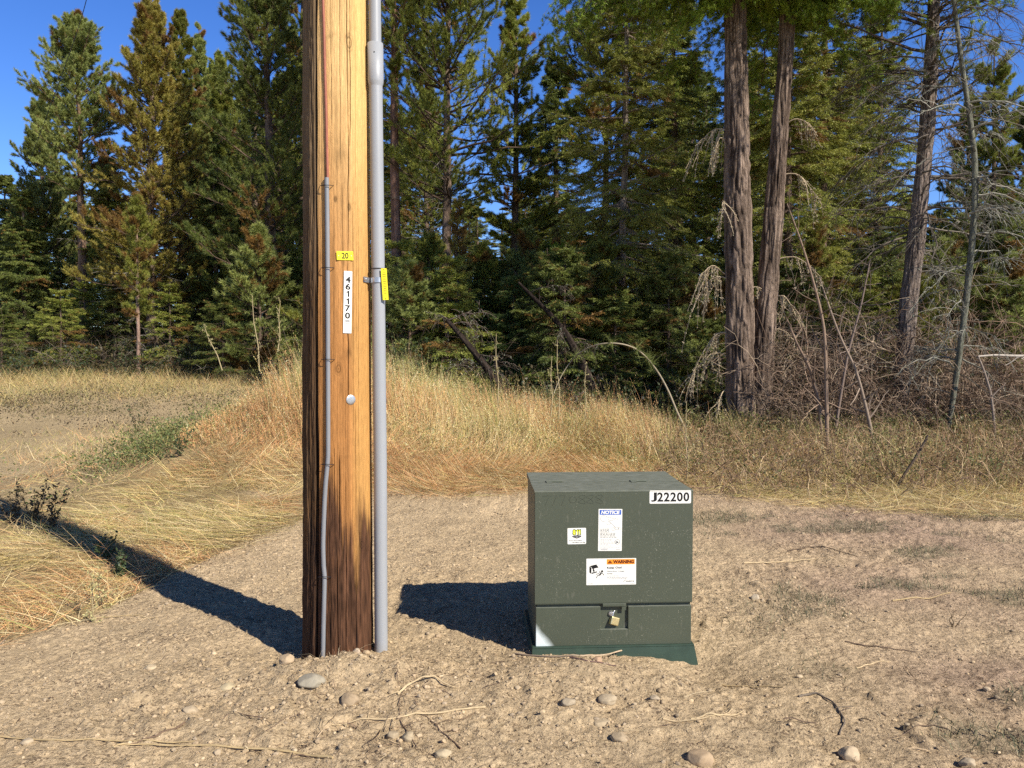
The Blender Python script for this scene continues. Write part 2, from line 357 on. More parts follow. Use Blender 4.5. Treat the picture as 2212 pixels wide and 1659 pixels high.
# ---------------------------------------------------------------- stones and gravel
import bmesh
def rock_shape(seed, sub=3, ang=.5):
    bm = bmesh.new(); bmesh.ops.create_icosphere(bm, subdivisions=sub, radius=1)
    V = np.array([v.co[:] for v in bm.verts]); F = np.array([[v.index for v in f.verts] for f in bm.faces]); bm.free()
    rng = np.random.default_rng(seed)
    V = V*(1+.16*noise3(V[:, 0]*1.2+seed, V[:, 1]*1.2, V[:, 2]*1.2, seed)+.06*noise3(V[:, 0]*3, V[:, 1]*3+seed, V[:, 2]*3, seed))[:, None]
    for _ in range(int(ang*10)):
        n = nrm(rng.normal(size=3)); dd = rng.uniform(.72, .92); q = V@n
        V = V - np.maximum(0, q-dd)[:, None]*n*.9
    return V, F
def scatter_rocks(name, n, xr, yr, smin, smax, cols, seed, dens=None, label='', sub=1):
    rng = np.random.default_rng(seed)
    shapes = [rock_shape(seed+i, sub, 1.1 if i % 4 else .3) for i in range(14)]
    X = rng.uniform(*xr, n); Y = rng.uniform(*yr, n)
    if dens is not None:
        k = rng.uniform(size=n) < dens(X, Y); X = X[k]; Y = Y[k]
    n = len(X); S = smin*(smax/smin)**(rng.uniform(size=n)**4.0)
    Z = ground_z(X, Y); A = rng.uniform(0, 2*PI, n); mb = MB(); w_ = rng.integers(0, 14, n)
    pal = np.array(cols)[rng.integers(0, len(cols), n)]*rng.uniform(.75, 1.2, (n, 1))
    for i in range(14):
        k = np.where(w_ == i)[0]
        if len(k) == 0: continue
        V, F = shapes[i]; V = V*np.array([1, .8, .6])
        c, s = np.cos(A[k]), np.sin(A[k])
        P = np.stack([V[None, :, 0]*c[:, None]-V[None, :, 1]*s[:, None], V[None, :, 0]*s[:, None]+V[None, :, 1]*c[:, None], np.broadcast_to(V[None, :, 2], (len(k), len(V)))], -1)
        P = P*S[k][:, None, None] + np.stack([X[k], Y[k], Z[k]+S[k]*.18], -1)[:, None, :]
        FF = (F[None]+np.arange(len(k))[:, None, None]*len(V)).reshape(-1, 3)
        mb.add(P, FF, np.repeat(pal[k], len(V), 0))
    o = mb.build(name, M['gravel'], smooth=False); tag(o, label, kind='stuff'); return o
dcols = [(.44, .33, .20), (.36, .27, .165), (.47, .365, .235), (.34, .265, .175), (.40, .30, .19), (.30, .235, .16)]
dn = lambda X, Y: np.clip(.16+.8*noise2(X*1.1, Y*1.1, 41)+.5*np.exp(-((Y-3.2)/.5)**2), .08, 1)*(edge_d(X, Y) < .15)
scatter_rocks('gravel', 120000, (-4.2, 5.2), (2.3, 8.6), .0022, .015, dcols, 50, dn, 'small pebbles and crumbs of dirt strewn over the bare ground')
scatter_rocks('pebbles', 2600, (-3.4, 4.2), (2.4, 7.2), .006, .020, dcols, 90, dn, 'scattered rounded pebbles lying in the dirt', sub=2)

stones = [ # px, py, half width px, flatness, colour, label
 (620, 1424, 20, .85, (.42, .31, .20), 'round smooth brown stone against the left foot of the pole', 0),
 (672, 1466, 33, .55, (.27, .27, .23), 'flat angular grey stone in the dirt just before the pole', .9),
 (740, 1404, 10, .6, (.50, .42, .33), 'left small pale stone on the dirt heaped against the pole', 0),
 (771, 1406, 11, .7, (.50, .40, .30), 'right small pale stone on the dirt heaped against the pole', 0),
 (492, 1483, 19, .6, (.50, .42, .26), 'yellowish oval stone left of the pole in open dirt', 0),
 (757, 1512, 26, .85, (.34, .25, .16), 'chunky brown stone casting a dark shadow below the pole', .8),
 (325, 1441, 17, .6, (.48, .39, .26), 'pale wedge stone alone on smooth dirt at the left', .6),
 (412, 1532, 20, .55, (.46, .37, .25), 'tan flat stone lying between the long stick and the yellowish stone', .5),
 (1312, 1505, 26, .5, (.40, .33, .23), 'long oval tan stone in front of the green box', 0),
 (1228, 1513, 19, .55, (.33, .28, .21), 'small grey brown stone left of the long oval stone', .5),
 (1300, 1558, 24, .5, (.40, .32, .21), 'tan lump of stone under the curved straw before the box', .8),
 (1340, 1590, 25, .5, (.38, .30, .20), 'flattish tan stone lowest in front of the green box', .8),
 (1512, 1634, 36, .62, (.38, .27, .17), 'large brown stone at the bottom edge of the photo', .9),
 (1836, 1628, 27, .9, (.48, .38, .26), 'upright tan stone at the lower right with dark shadow', .8),
 (1632, 1291, 12, .9, (.50, .43, .33), 'small whitish stone in dirt right of the green box', .6),
 (850, 1588, 17, .8, (.38, .31, .21), 'left of two egg shaped stones by the bottom middle', 0),
 (882, 1590, 17, .8, (.40, .33, .22), 'right of two egg shaped stones by the bottom middle', 0),
 (957, 1628, 20, .8, (.44, .37, .25), 'oval pale stone at the bottom middle of the photo', 0),
 (1290, 1425, 11, .9, (.42, .27, .18), 'small reddish stone on the green base skirt of the box', .5),
 (1415, 1505, 13, .5, (.40, .33, .24), 'thin flat tan stone right of the long oval stone', .6),
 (2090, 1645, 20, .7, (.40, .33, .24), 'tan stone at the bottom right corner among grey weeds', .7),
 (60, 1600, 15, .6, (.46, .38, .27), 'pale stone above the long stick at the far left', .5)]
for i, (px, py, hw, fl_, c_, lab, ang) in enumerate(stones):
    p = on_ground(px, py+hw*.3); r = hw*.88*p[1]/FP; ang = max(ang, .45)+.4; c_ = tuple(.55*q+.33*w2 for q, w2 in zip(c_, (.40, .30, .18)))
    V, F = rock_shape(200+i*3, 4, ang); rng = np.random.default_rng(i); a = rng.uniform(-.5, .5)
    V = V*(1+.035*noise3(V[:, 0]*5, V[:, 1]*5, V[:, 2]*5+i, 7))[:, None]; V = V*np.array([r, r*.8, r*fl_]); V = np.stack([V[:, 0]*math.cos(a)-V[:, 1]*math.sin(a), V[:, 0]*math.sin(a)+V[:, 1]*math.cos(a), V[:, 2]], -1)
    mb = MB(); mb.add(V, F, c_); o = mb.build('stone', M['stone'], smooth=True); o.location = (p[0], p[1], p[2]+r*fl_*.28)
    tag(o, lab, 'stone', 'loose stones in the dirt')

# ---------------------------------------------------------------- utility pole
PY_ = 3.94
pb = at(731, 1430, PY_); pt = at(726, 0, PY_)
def pole_axis(z):
    t = (np.asarray(z, float)-pb[2])/(pt[2]-pb[2]); return pb[0]+(pt[0]-pb[0])*t
def pole_R(z):
    t = (np.asarray(z, float)-pb[2])/(pt[2]-pb[2])
    return np.where(t < 1, .1765-.019*t, .1575-.006*(t-1))
def px_z(py): return float(at(731, py, PY_-.17)[2])
def build_pole():
    root = empty('utility_pole', (pb[0], PY_, 0), 'tall round wooden utility pole, golden above and dark brown at its foot', 'utility pole')
    na, nb = 560, 60
    th = np.concatenate([np.linspace(-1.85, 1.85, na, endpoint=False), np.linspace(1.85, 2*PI-1.85, nb, endpoint=False)])
    z = np.concatenate([np.arange(-.35, 3.5, .0052), np.arange(3.5, 9.61, .06)])
    TH, Z = np.meshgrid(th, z)   # angle from facing the camera, + to the right
    R = pole_R(Z).copy(); base = R.copy()
    arc = TH*.17
    vis = (np.abs(TH) < 1.9)
    # slight facets and long grain
    R += .0022*noise2(TH*2.2, Z*.35, 1) + .0011*noise2(TH*28, Z*1.1, 2) + .0006*noise2(TH*70, Z*3.5, 3)
    left = sstep(.42, .6, -TH)   # rough strip on the left, its shade painted in further down
    R += left*(.0045*noise2(TH*16, Z*3.5, 4) + .0022*noise2(TH*55, Z*22, 5)+.004*noise2(TH*6, Z*1.4, 6))
    ragged = sstep(1.05, .6, Z)
    R += ragged*(.0016*noise2(TH*40, Z*14, 7))
    crack = np.zeros_like(R)
    def crk(x0, z0, z1, wid=.0022, dep=.010, wig=.004, seed=0, slant=0):
        zz = Z; c = x0/.17 + wig/.17*(noise2(zz*1.6+seed, seed*1.7, 40+seed)+.35*noise2(zz*9, seed, 60+seed)) + slant*(zz-z0)
        wv = wid*(.55+.45*noise2(zz*3, seed+.5, 90+seed))
        e_ = sstep(z0, z0+.12, zz)*(1-sstep(z1-.12, z1, zz))
        return np.exp(-((arc-c*.17)/np.maximum(wv, .0009))**2)*e_, dep
    L_ = [(.045, .55, 1.06, .0022, .012, .002, 1), (.036, -.2, .55, .0030, .014, .003, 2), (.02, .6, 1.14, .0014, .006, .004, 3), (.095, 1.25, 3.6, .0024, .012, .006, 4),
          (.108, 2.5, 3.6, .0022, .01, .006, 5), (.118, 1.1, 2.3, .0012, .005, .004, 6), (.075, -.1, .95, .0016, .008, .004, 7), (-.005, .1, 1.5, .0012, .005, .004, 8),
          (.13, -.2, 1.3, .0014, .007, .003, 9), (-.018, 1.2, 2.6, .0012, .005, .003, 10), (.065, 1.5, 2.4, .0012, .004, .004, 11), (.055, 2.4, 3.6, .0013, .005, .004, 12),
          (.14, 1.5, 3.5, .0012, .005, .003, 13), (.012, 2.6, 3.5, .0012, .004, .004, 14), (.0, -.2, .5, .0016, .008, .004, 15), (.1, .1, .8, .0014, .008, .004, 16),
          (-.115, -.2, 3.5, .0035, .010, .007, 17), (-.075, -.2, 1.9, .0035, .012, .007, 18), (-.095, 1.8, 3.5, .003, .010, .006, 19), (.152, -.1, 2.4, .0014, .006, .003, 20)]
    for a_ in L_:
        c_, d_ = crk(a_[0], a_[1], a_[2], a_[3], a_[4], a_[5], a_[6]); R -= d_*c_; crack = np.maximum(crack, c_*min(1, d_/.008))
    # the deep groove beside the ground wire, its shadow painted dark
    c_, d_ = crk(-.070, -.3, 3.8, .0115, .030, .003, 31); R -= d_*c_; crack = np.maximum(crack, c_)
    left_shade = sstep(.32, .42, -TH)
    X = pole_axis(Z)-pb[0] + R*np.sin(TH); Y = -R*np.cos(TH)
    # ---- colour
    gold = np.array([.58, .37, .155]); org = np.array([.36, .165, .052]); dark = np.array([.080, .037, .019]); grey = np.array([.080, .056, .036])
    t = sstep(1.5, 3.0, Z+.25*noise2(TH*3, Z*.8, 8))[..., None]
    colr = org*(1-t)+gold*t
    colr = colr*(1+.12*noise2(TH*34, Z*.9, 9)+.12*noise2(TH*90, Z*3.5, 10)+.16*noise2(TH*8, Z*3, 12)+.08*noise2(TH*20, Z*14, 13))[..., None]
    rt = sstep(.5, .9, TH)[..., None]; colr = colr*(1-rt*.5)+np.array([.66, .42, .14])*rt*.5*(.4+.6*t)+np.array([.52, .27, .075])*rt*.5*(.6*(1-t))  # right side tinted more golden in the colour, as the sunlit side
    rings = np.zeros_like(R)
    for zz, aa, ww in ((px_z(765), .8, .03), (px_z(330), .5, .05), (px_z(75), .5, .012), (px_z(560), .3, .03), (px_z(990), .3, .01)):
        rings += aa*np.exp(-((Z-zz+.02*noise2(TH*9, Z*9, 14))/ww)**2)*(.4+.6*noise2(TH*7, Z*30, 15))*(np.abs(TH-.15) < .5)
    colr = colr*(1-.55*np.clip(rings, 0, 1))[..., None]
    dk = sstep(-1.03, -.62, -( Z + .24*noise2(TH*5, Z*3.4, 16)+.13*noise2(TH*17, Z*4, 17)+.06*noise2(TH*40, Z*20, 18)+.20*sstep(.1, .8, TH)-.02))[..., None]
    dcol = dark*(1+.35*noise2(TH*26, Z*3, 19)+.4*noise2(TH*60, Z*22, 20)+.35*noise2(TH*14, Z*11, 120))[..., None]
    streak = (sstep(.25, .7, .6*noise2(TH*22, Z*14, 21)+.6*noise2(TH*9, Z*7, 121))*sstep(.3, .9, Z))[..., None]
    dcol = dcol+np.array([.14, .06, .02])*streak*.8
    colr = colr*(1-dk)+dcol*dk
    lf = left_shade[..., None]*(1-.6*sstep(.9, .4, Z)[..., None])
    gcol = grey*(1+.4*noise2(TH*40, Z*9, 22)+.25*noise2(TH*20, Z*2, 23))[..., None]
    up = sstep(1.7, 2.4, Z)[..., None]; gcol = gcol*(.55+.55*up)
    colr = colr*(1-lf*.85)+gcol*lf*.85  # shade of the left side painted over the wood as darker grey-brown
    # knot rings
    for kx, kz, kr in ((.043, px_z(797), .010), (.105, px_z(85), .014), (.10, px_z(445), .006), (.03, px_z(430), .005), (.165, px_z(1185), .010)):
        dd = np.sqrt((arc-kx)**2+((Z-kz)*.55)**2)
        k_ = np.exp(-((dd-kr)/.0022)**2)+.8*np.exp(-(dd/.0035)**2)+.45*np.exp(-((dd-kr*1.7)/.002)**2)
        colr = colr*(1-.6*np.clip(k_, 0, 1))[..., None]; R2 = np.clip(k_, 0, 1)*.002
        X -= R2*np.sin(TH); Y += R2*np.cos(TH)
    # chipped scaly patch near the top
    sp_ = np.exp(-((arc-.012)/.012)**2-((Z-px_z(285))/.10)**2)
    saw = ((Z*70+arc*60) % 1)
    X += .003*sp_*saw*np.sin(TH); Y -= .003*sp_*saw*np.cos(TH); colr = colr*(1+.25*sp_*(saw-.4))[..., None]
    colr = colr*(1-.88*np.clip(crack, 0, 1)**.8)[..., None]
    colr = np.clip(colr, .006, 1)
    ny_, nx_ = X.shape; idx = np.arange(nx_*ny_).reshape(ny_, nx_)
    F = np.stack([idx[:-1], np.roll(idx[:-1], -1, 1), np.roll(idx[1:], -1, 1), idx[1:]], -1).reshape(-1, 4)
    mb = MB(); mb.add(np.stack([X, Y, Z], -1), F, colr.reshape(-1, 3))
    top = np.vstack([np.stack([X[-1], Y[-1], Z[-1]], -1), [[pole_axis(9.6)-pb[0], 0, 9.6]]]); k = nx_
    mb.add(top, np.array([[q, (q+1) % k, k] for q in range(k)]), (.3, .22, .14))
    mb.build('shaft', M['pole'], root, smooth=True)
    def surf(px, py, off):
        """point on the pole's front at a photo pixel, pushed out by off (local coords)"""
        z_ = px_z(py); r_ = float(pole_R(z_)); yc = PY_-r_
        x_ = at(px, py, yc)[0]-float(pole_axis(z_)); s_ = max(-1, min(1, x_/r_)); a_ = math.asin(s_)
        yc = PY_-r_*math.cos(a_); P_ = at(px, py, yc-off); x_ = P_[0]-float(pole_axis(P_[2])); a_ = math.asin(max(-.999, min(.999, x_/(r_+off))))
        return np.array([P_[0]-pb[0], -(r_+off)*math.cos(a_), P_[2]]), a_
    # ground wire and its plastic guard
    gp = [(706, 384), (707, 450), (708, 575), (708.5, 700), (709, 900), (709, 985), (707, 1010), (704, 1040), (701.5, 1080), (699.5, 1130), (698, 1180), (699.5, 1225), (701.5, 1245), (700.5, 1290), (699, 1350), (697.5, 1440)]
    def smooth_path(pts, off, n=90):
        q = np.array(pts, float); t = np.linspace(0, len(q)-1, n); xs = np.interp(t, range(len(q)), q[:, 0]); ys = np.interp(t, range(len(q)), q[:, 1])
        for _ in range(3): xs[1:-1] = (xs[:-2]+xs[1:-1]*2+xs[2:])/4
        return np.array([surf(a, b, off)[0] for a, b in zip(xs, ys)])
    P = smooth_path(gp, .009); mb = MB(); tubes(mb, P[None], np.full((1, len(P)), .0108), 14); mb.build('wire_guard', M['pvc2'], root, smooth=True)
    wp = [(708, 392), (706.5, 330), (705, 250), (702, 150), (700, 60), (698, 0), (697, -40)]
    P = smooth_path(wp, .006); P2 = np.array([[P[-1][0]*.95, P[-1][1], P[-1][2]+d] for d in np.arange(.2, 5.8, .4)]); P = np.vstack([P, P2])
    mb = MB(); tubes(mb, P[None], np.full((1, len(P)), .007), 10); mb.build('ground_wire', M['copper'], root, smooth=True)
    for ty in (400, 578, 776, 1003, 1246):
        xg = np.interp(ty, [q[1] for q in gp], [q[0] for q in gp]); pts = []
        for a in np.linspace(-1.5, 1.5, 11):
            p_, an = surf(xg+a*9.5, ty+(a*a)*.3, .004+.0225*max(0, math.cos(a*1.05))**.6); pts.append(p_)
        mb = MB(); tubes(mb, np.array(pts)[None], np.full((1, 11), .0018), 6); mb.build('staple', M['wire'], root)
    # number tags
    def plate(name, px, py, wpx, hpx, mats, fill, tilt, off=.004):
        p_, an = surf(px, py, off); w_ = wpx*(PY_-.165)/FP; h_ = hpx*(PY_-.165)/FP
        mbp = MB(); rbox(mbp, -w_/2, w_/2, -.0008, .0008, -h_/2, h_/2, .0006, mi=0); fill(mbp, w_, h_)
        o = mbp.build(name, mats, root); o.location = p_; o.rotation_euler = (0, math.radians(tilt), an); return o
    def f20(mbp, w_, h_):
        text(mbp, '20', 0, 0, w_*.42, h_*.70, -.0014, 1, bold=.025)
        for s_ in (-1, 1): disc(mbp, s_*w_*.38, 0, .0022, -.0016, 2)
    o = plate('number_tag', 745.5, 552.5, 36, 19, [M['yellow'], M['black'], M['steel']], f20, -2); o['label'] = 'small yellow tag reading 20'
    def f46(mbp, w_, h_):
        zs = [.345, .235, .135, .035, -.085, -.20]
        zs = [.36-.121*i for i in range(6)]; zs = [.363, .25, .136, .016, -.098, -.215]
        for ch, q in zip('461170', zs):
            if ch == '1': one(mbp, 0, q*h_, w_*.34, h_*.098, -.0014, 1)
            else: text(mbp, ch, 0, q*h_, w_*.62, h_*.100, -.0014, 1, bold=.03)
        for i in range(7): bar(mbp, 0, (-.285-.006*i)*h_, w_*.55, h_*.0028, -.0014, 3)
        bar(mbp, .02*w_, -.345*h_, w_*.5, h_*.006, -.0014, 1); bar(mbp, .0, -.375*h_, w_*.5, h_*.004, -.0014, 3)
        for zz in (.475, -.465): disc(mbp, 0, zz*h_, .002, -.0018, 2)
        for zz in (.455, -.445):
            for s_ in (-1, 1): bar(mbp, s_*w_*.36, zz*h_, .0012, h_*.03, -.0014, 3)
    o = plate('number_plate', 751.5, 653, 18.5, 134, [M['white'], M['black'], M['steel'], M['greyink']], f46, 1.3, .0045); o['label'] = 'narrow white plate reading 461170 downwards'
    p_, an = surf(758.5, 863.5, .0022); mbp = MB(); dome(mbp, .024, .0035); o = mbp.build('metal_disc', M['steel'], root, smooth=False); o.location = p_; o.rotation_euler = (0, 0, an)
    # riser conduit on the right side
    CR = .0335
    def cp(py):
        x = np.interp(py, [0, 600, 1000, 1430], [809.5, 817, 821.5, 823.5]); return at(x, py, PY_-.03)-np.array([pb[0], PY_, 0])
    ys = np.linspace(1470, 150, 40); P = np.array([cp(y) for y in ys]); mb = MB()
    tubes(mb, P[None], np.full((1, 40), CR), 32); o = mb.build('conduit', M['pvc'], root, smooth=True)
    # bell end and the slimmer length above it, in the same grey plastic
    a, b = cp(180), cp(95); T = nrm(b-a)
    prof = [(-.02, CR), (-.012, CR+.001), (.0, .0385), (.012, .0395), (float(np.linalg.norm(b-a)), .0395), (float(np.linalg.norm(b-a))+.001, .0345), (float(np.linalg.norm(b-a))-.012, .032)]
    mb = MB(); tubes(mb, np.array([a+T*q[0] for q in prof])[None], np.array([[q[1] for q in prof]]), 32, cap=False); cpl = mb.build('coupling', M['pvc'], o, smooth=True)
    top = [b-T*.03+T*d for d in (0, .3, .7, 1.5, 3, 5, 5.8)]; mb = MB(); tubes(mb, np.array(top)[None], np.full((1, 7), .0305), 32); mb.build('upper_length', M['pvc'], o, smooth=True)
    q = a+T*(np.linalg.norm(b-a)*.72); mb = MB(); rbox(mb, -.0028, .0028, -.001, .001, -.0028, .0028, .0005); s_ = mb.build('vent_hole', M['black'], o); s_.location = q+np.array([.001, -.0397, 0])
    # strap clamp
    q = cp(606); mb = MB(); th_ = np.linspace(-2.3, 1.75, 26); rr = CR+.0022
    inner = np.array([[q[0]+rr*math.sin(t_), q[1]-rr*math.cos(t_), q[2]] for t_ in th_])
    V = []
    for p_, t_ in zip(inner, th_):
        n_ = np.array([math.sin(t_), -math.cos(t_), 0])
        V += [p_+[0, 0, -.0125], p_+[0, 0, .0125], p_+n_*.0022+[0, 0, .0125], p_+n_*.0022+[0, 0, -.0125]]
    F = []
    for i in range(25):
        for j in range(4): F.append([i*4+j, i*4+(j+1) % 4, (i+1)*4+(j+1) % 4, (i+1)*4+j])
    mb.add(np.array(V), F)
    l0, _ = surf(793, 606, .006); l1 = inner[3]+np.array([-.002, -.004, 0])
    mid = (l0+l1)/2; dv = l1-l0
    for zz, hh in ((0, .0135), ):
        V = [l0+[-.004, 0, -hh], l0+[-.004, 0, hh], l1+[0, 0, hh], l1+[0, 0, -hh]]; V2 = [v+np.array([0, -.0025, 0]) for v in V]
        mb.add(np.array(V+V2), [[0, 1, 2, 3], [7, 6, 5, 4], [0, 4, 5, 1], [1, 5, 6, 2], [2, 6, 7, 3], [3, 7, 4, 0]])
    st = mb.build('strap', M['steel'], root); mb = MB(); dome(mb, .008, .006, 6); bo = mb.build('bolt', M['steel'], st); bo.location = l0+np.array([.006, -.003, 0])
    # cable tie and the yellow marker tag
    q = cp(581); th_ = np.linspace(0, 2*PI, 25); P = np.array([[q[0]+(CR+.002)*math.sin(t_), q[1]-(CR+.002)*math.cos(t_), q[2]] for t_ in th_])
    mb = MB(); tubes(mb, P[None], np.full((1, 25), .0022), 6); mb.build('cable_tie', M['wire'], o)
    c0 = at(831, 614, PY_-.065)-np.array([pb[0], PY_, 0]); mb = MB(); W_, H_ = .0285, .158
    rbox(mb, -W_/2, W_/2, -.001, .001, -H_/2, H_/2, .0007, mi=0)
    for i in range(13): bar(mb, 0, H_*(.36-.055*i), W_*(.62 if i % 3 else .45), .0022, -.0016, 1)
    for zz in (.46, -.46): disc(mb, 0, zz*H_, .0025, -.0018, 1)
    tg = mb.build('marker_tag', [M['yellow'], M['black']], o); tg.location = c0; tg.rotation_euler = (0, math.radians(-3.5), .25); tg['label'] = 'long yellow tag with lines of small black print'
    return root

# ---- flat lettering helpers (x right, z up, facing -y)
_tc = {}
def glyphs(s, bold=0, shear=0):
    k = (s, bold, shear)
    if k not in _tc:
        cu = bpy.data.curves.new('t', 'FONT'); cu.body = s; cu.size = 1; cu.offset = bold; cu.shear = shear; cu.resolution_u = 4
        ob = bpy.data.objects.new('t', cu); C.objects.link(ob); dg = bpy.context.evaluated_depsgraph_get()
        me = bpy.data.meshes.new_from_object(ob.evaluated_get(dg))
        V = np.array([v.co[:] for v in me.vertices]); F = [list(p.vertices) for p in me.polygons]
        bpy.data.objects.remove(ob); bpy.data.curves.remove(cu); bpy.data.meshes.remove(me); _tc[k] = (V, F)
    return _tc[k]
def text(mb, s, cx, cz, w_, h_, y, mi, bold=.0, shear=0, left=False):
    V, F = glyphs(s, bold, shear); lo = V.min(0); hi = V.max(0); sx = w_/(hi[0]-lo[0]); sz = h_/(hi[1]-lo[1])
    x = (V[:, 0]-lo[0])*sx; z = (V[:, 1]-lo[1])*sz
    P = np.stack([x+cx-(0 if left else w_/2), np.full(len(x), y), z+cz-h_/2], -1)
    by = {}
    for f in F: by.setdefault(len(f), []).append(f)
    base = mb.n; first = True
    for kk, fs in by.items():
        if first: mb.add(P, fs, (1, 1, 1), mi); first = False
        else: mb.f.append(np.array(fs)+base); mb.m.append(mi); mb.v.append(np.zeros((0, 3))); mb.c.append(np.zeros((0, 3)))
def one(mb, cx, cz, w_, h_, y, mi):
    poly(mb, [(cx-w_*.05, cz-h_/2), (cx+w_*.5, cz-h_/2), (cx+w_*.5, cz+h_/2), (cx+w_*.12, cz+h_/2), (cx-w_*.5, cz+h_*.28), (cx-w_*.5, cz+h_*.10), (cx-w_*.05, cz+h_*.24)], y, mi)
def bar(mb, cx, cz, w_, h_, y, mi):
    mb.add([[cx-w_/2, y, cz-h_/2], [cx+w_/2, y, cz-h_/2], [cx+w_/2, y, cz+h_/2], [cx-w_/2, y, cz+h_/2]], [[0, 1, 2, 3]], (1, 1, 1), mi)
def poly(mb, pts, y, mi):
    mb.add([[p[0], y, p[1]] for p in pts], [list(range(len(pts)))], (1, 1, 1), mi)
def disc(mb, cx, cz, r, y, mi, n=16):
    poly(mb, [(cx+r*math.cos(i*2*PI/n), cz+r*math.sin(i*2*PI/n)) for i in range(n)], y, mi)
def stroke(mb, pts, w_, y, mi):
    p = np.array(pts, float); t = nrm(np.gradient(p, axis=0)); n = np.stack([-t[:, 1], t[:, 0]], -1)*w_/2
    a = p+n; b = p-n; V = np.concatenate([a, b]); k = len(p)
    mb.add(np.stack([V[:, 0], np.full(2*k, y), V[:, 1]], -1), [[i, k+i, k+i+1, i+1] for i in range(k-1)], (1, 1, 1), mi)
def arc_pts(cx, cz, rx, rz, a0, a1, n=14):
    return [(cx+rx*math.cos(math.radians(a)), cz+rz*math.sin(math.radians(a))) for a in np.linspace(a0, a1, n)]
def dome(mb, r, h, n=20):
    rings = [(0, 1), (.5, .97), (.85, .85), (1, .6)]
    V = [[0, -h, 0]]
    for rr in (.35, .7, .9, 1.0):
        for i in range(n): V.append([r*rr*math.cos(i*2*PI/n), -h*(1-rr**4*.6), r*rr*math.sin(i*2*PI/n)])
    for i in range(n): V.append([r*math.cos(i*2*PI/n), .002, r*math.sin(i*2*PI/n)])
    mb.add(V, [[0, 1+(i+1) % n, 1+i][::-1] for i in range(n)])
    base = mb.n-len(V); q = []
    for k in range(4):
        for i in range(n): a = 1+k*n+i; b = 1+k*n+(i+1) % n; q.append([a, b, b+n, a+n])
    mb.f.append(np.array(q)+base); mb.m.append(0); mb.v.append(np.zeros((0, 3))); mb.c.append(np.zeros((0, 3)))
def rrect(mb, w_, h_, r, y0, y1, mi):
    pts = []
    for cx, cz, a0 in ((w_/2-r, h_/2-r, 0), (-w_/2+r, h_/2-r, 90), (-w_/2+r, -h_/2+r, 180), (w_/2-r, -h_/2+r, 270)):
        pts += arc_pts(cx, cz, r, r, a0, a0+90, 6)
    k = len(pts); V = [[p[0], y0, p[1]] for p in pts]+[[p[0], y1, p[1]] for p in pts]
    mb.add(V, [[i, k+i, k+(i+1) % k, (i+1) % k] for i in range(k)], (1, 1, 1), mi)
    mb.add([[p[0], y0, p[1]] for p in pts], [list(range(k))], (1, 1, 1), mi)

build_pole()

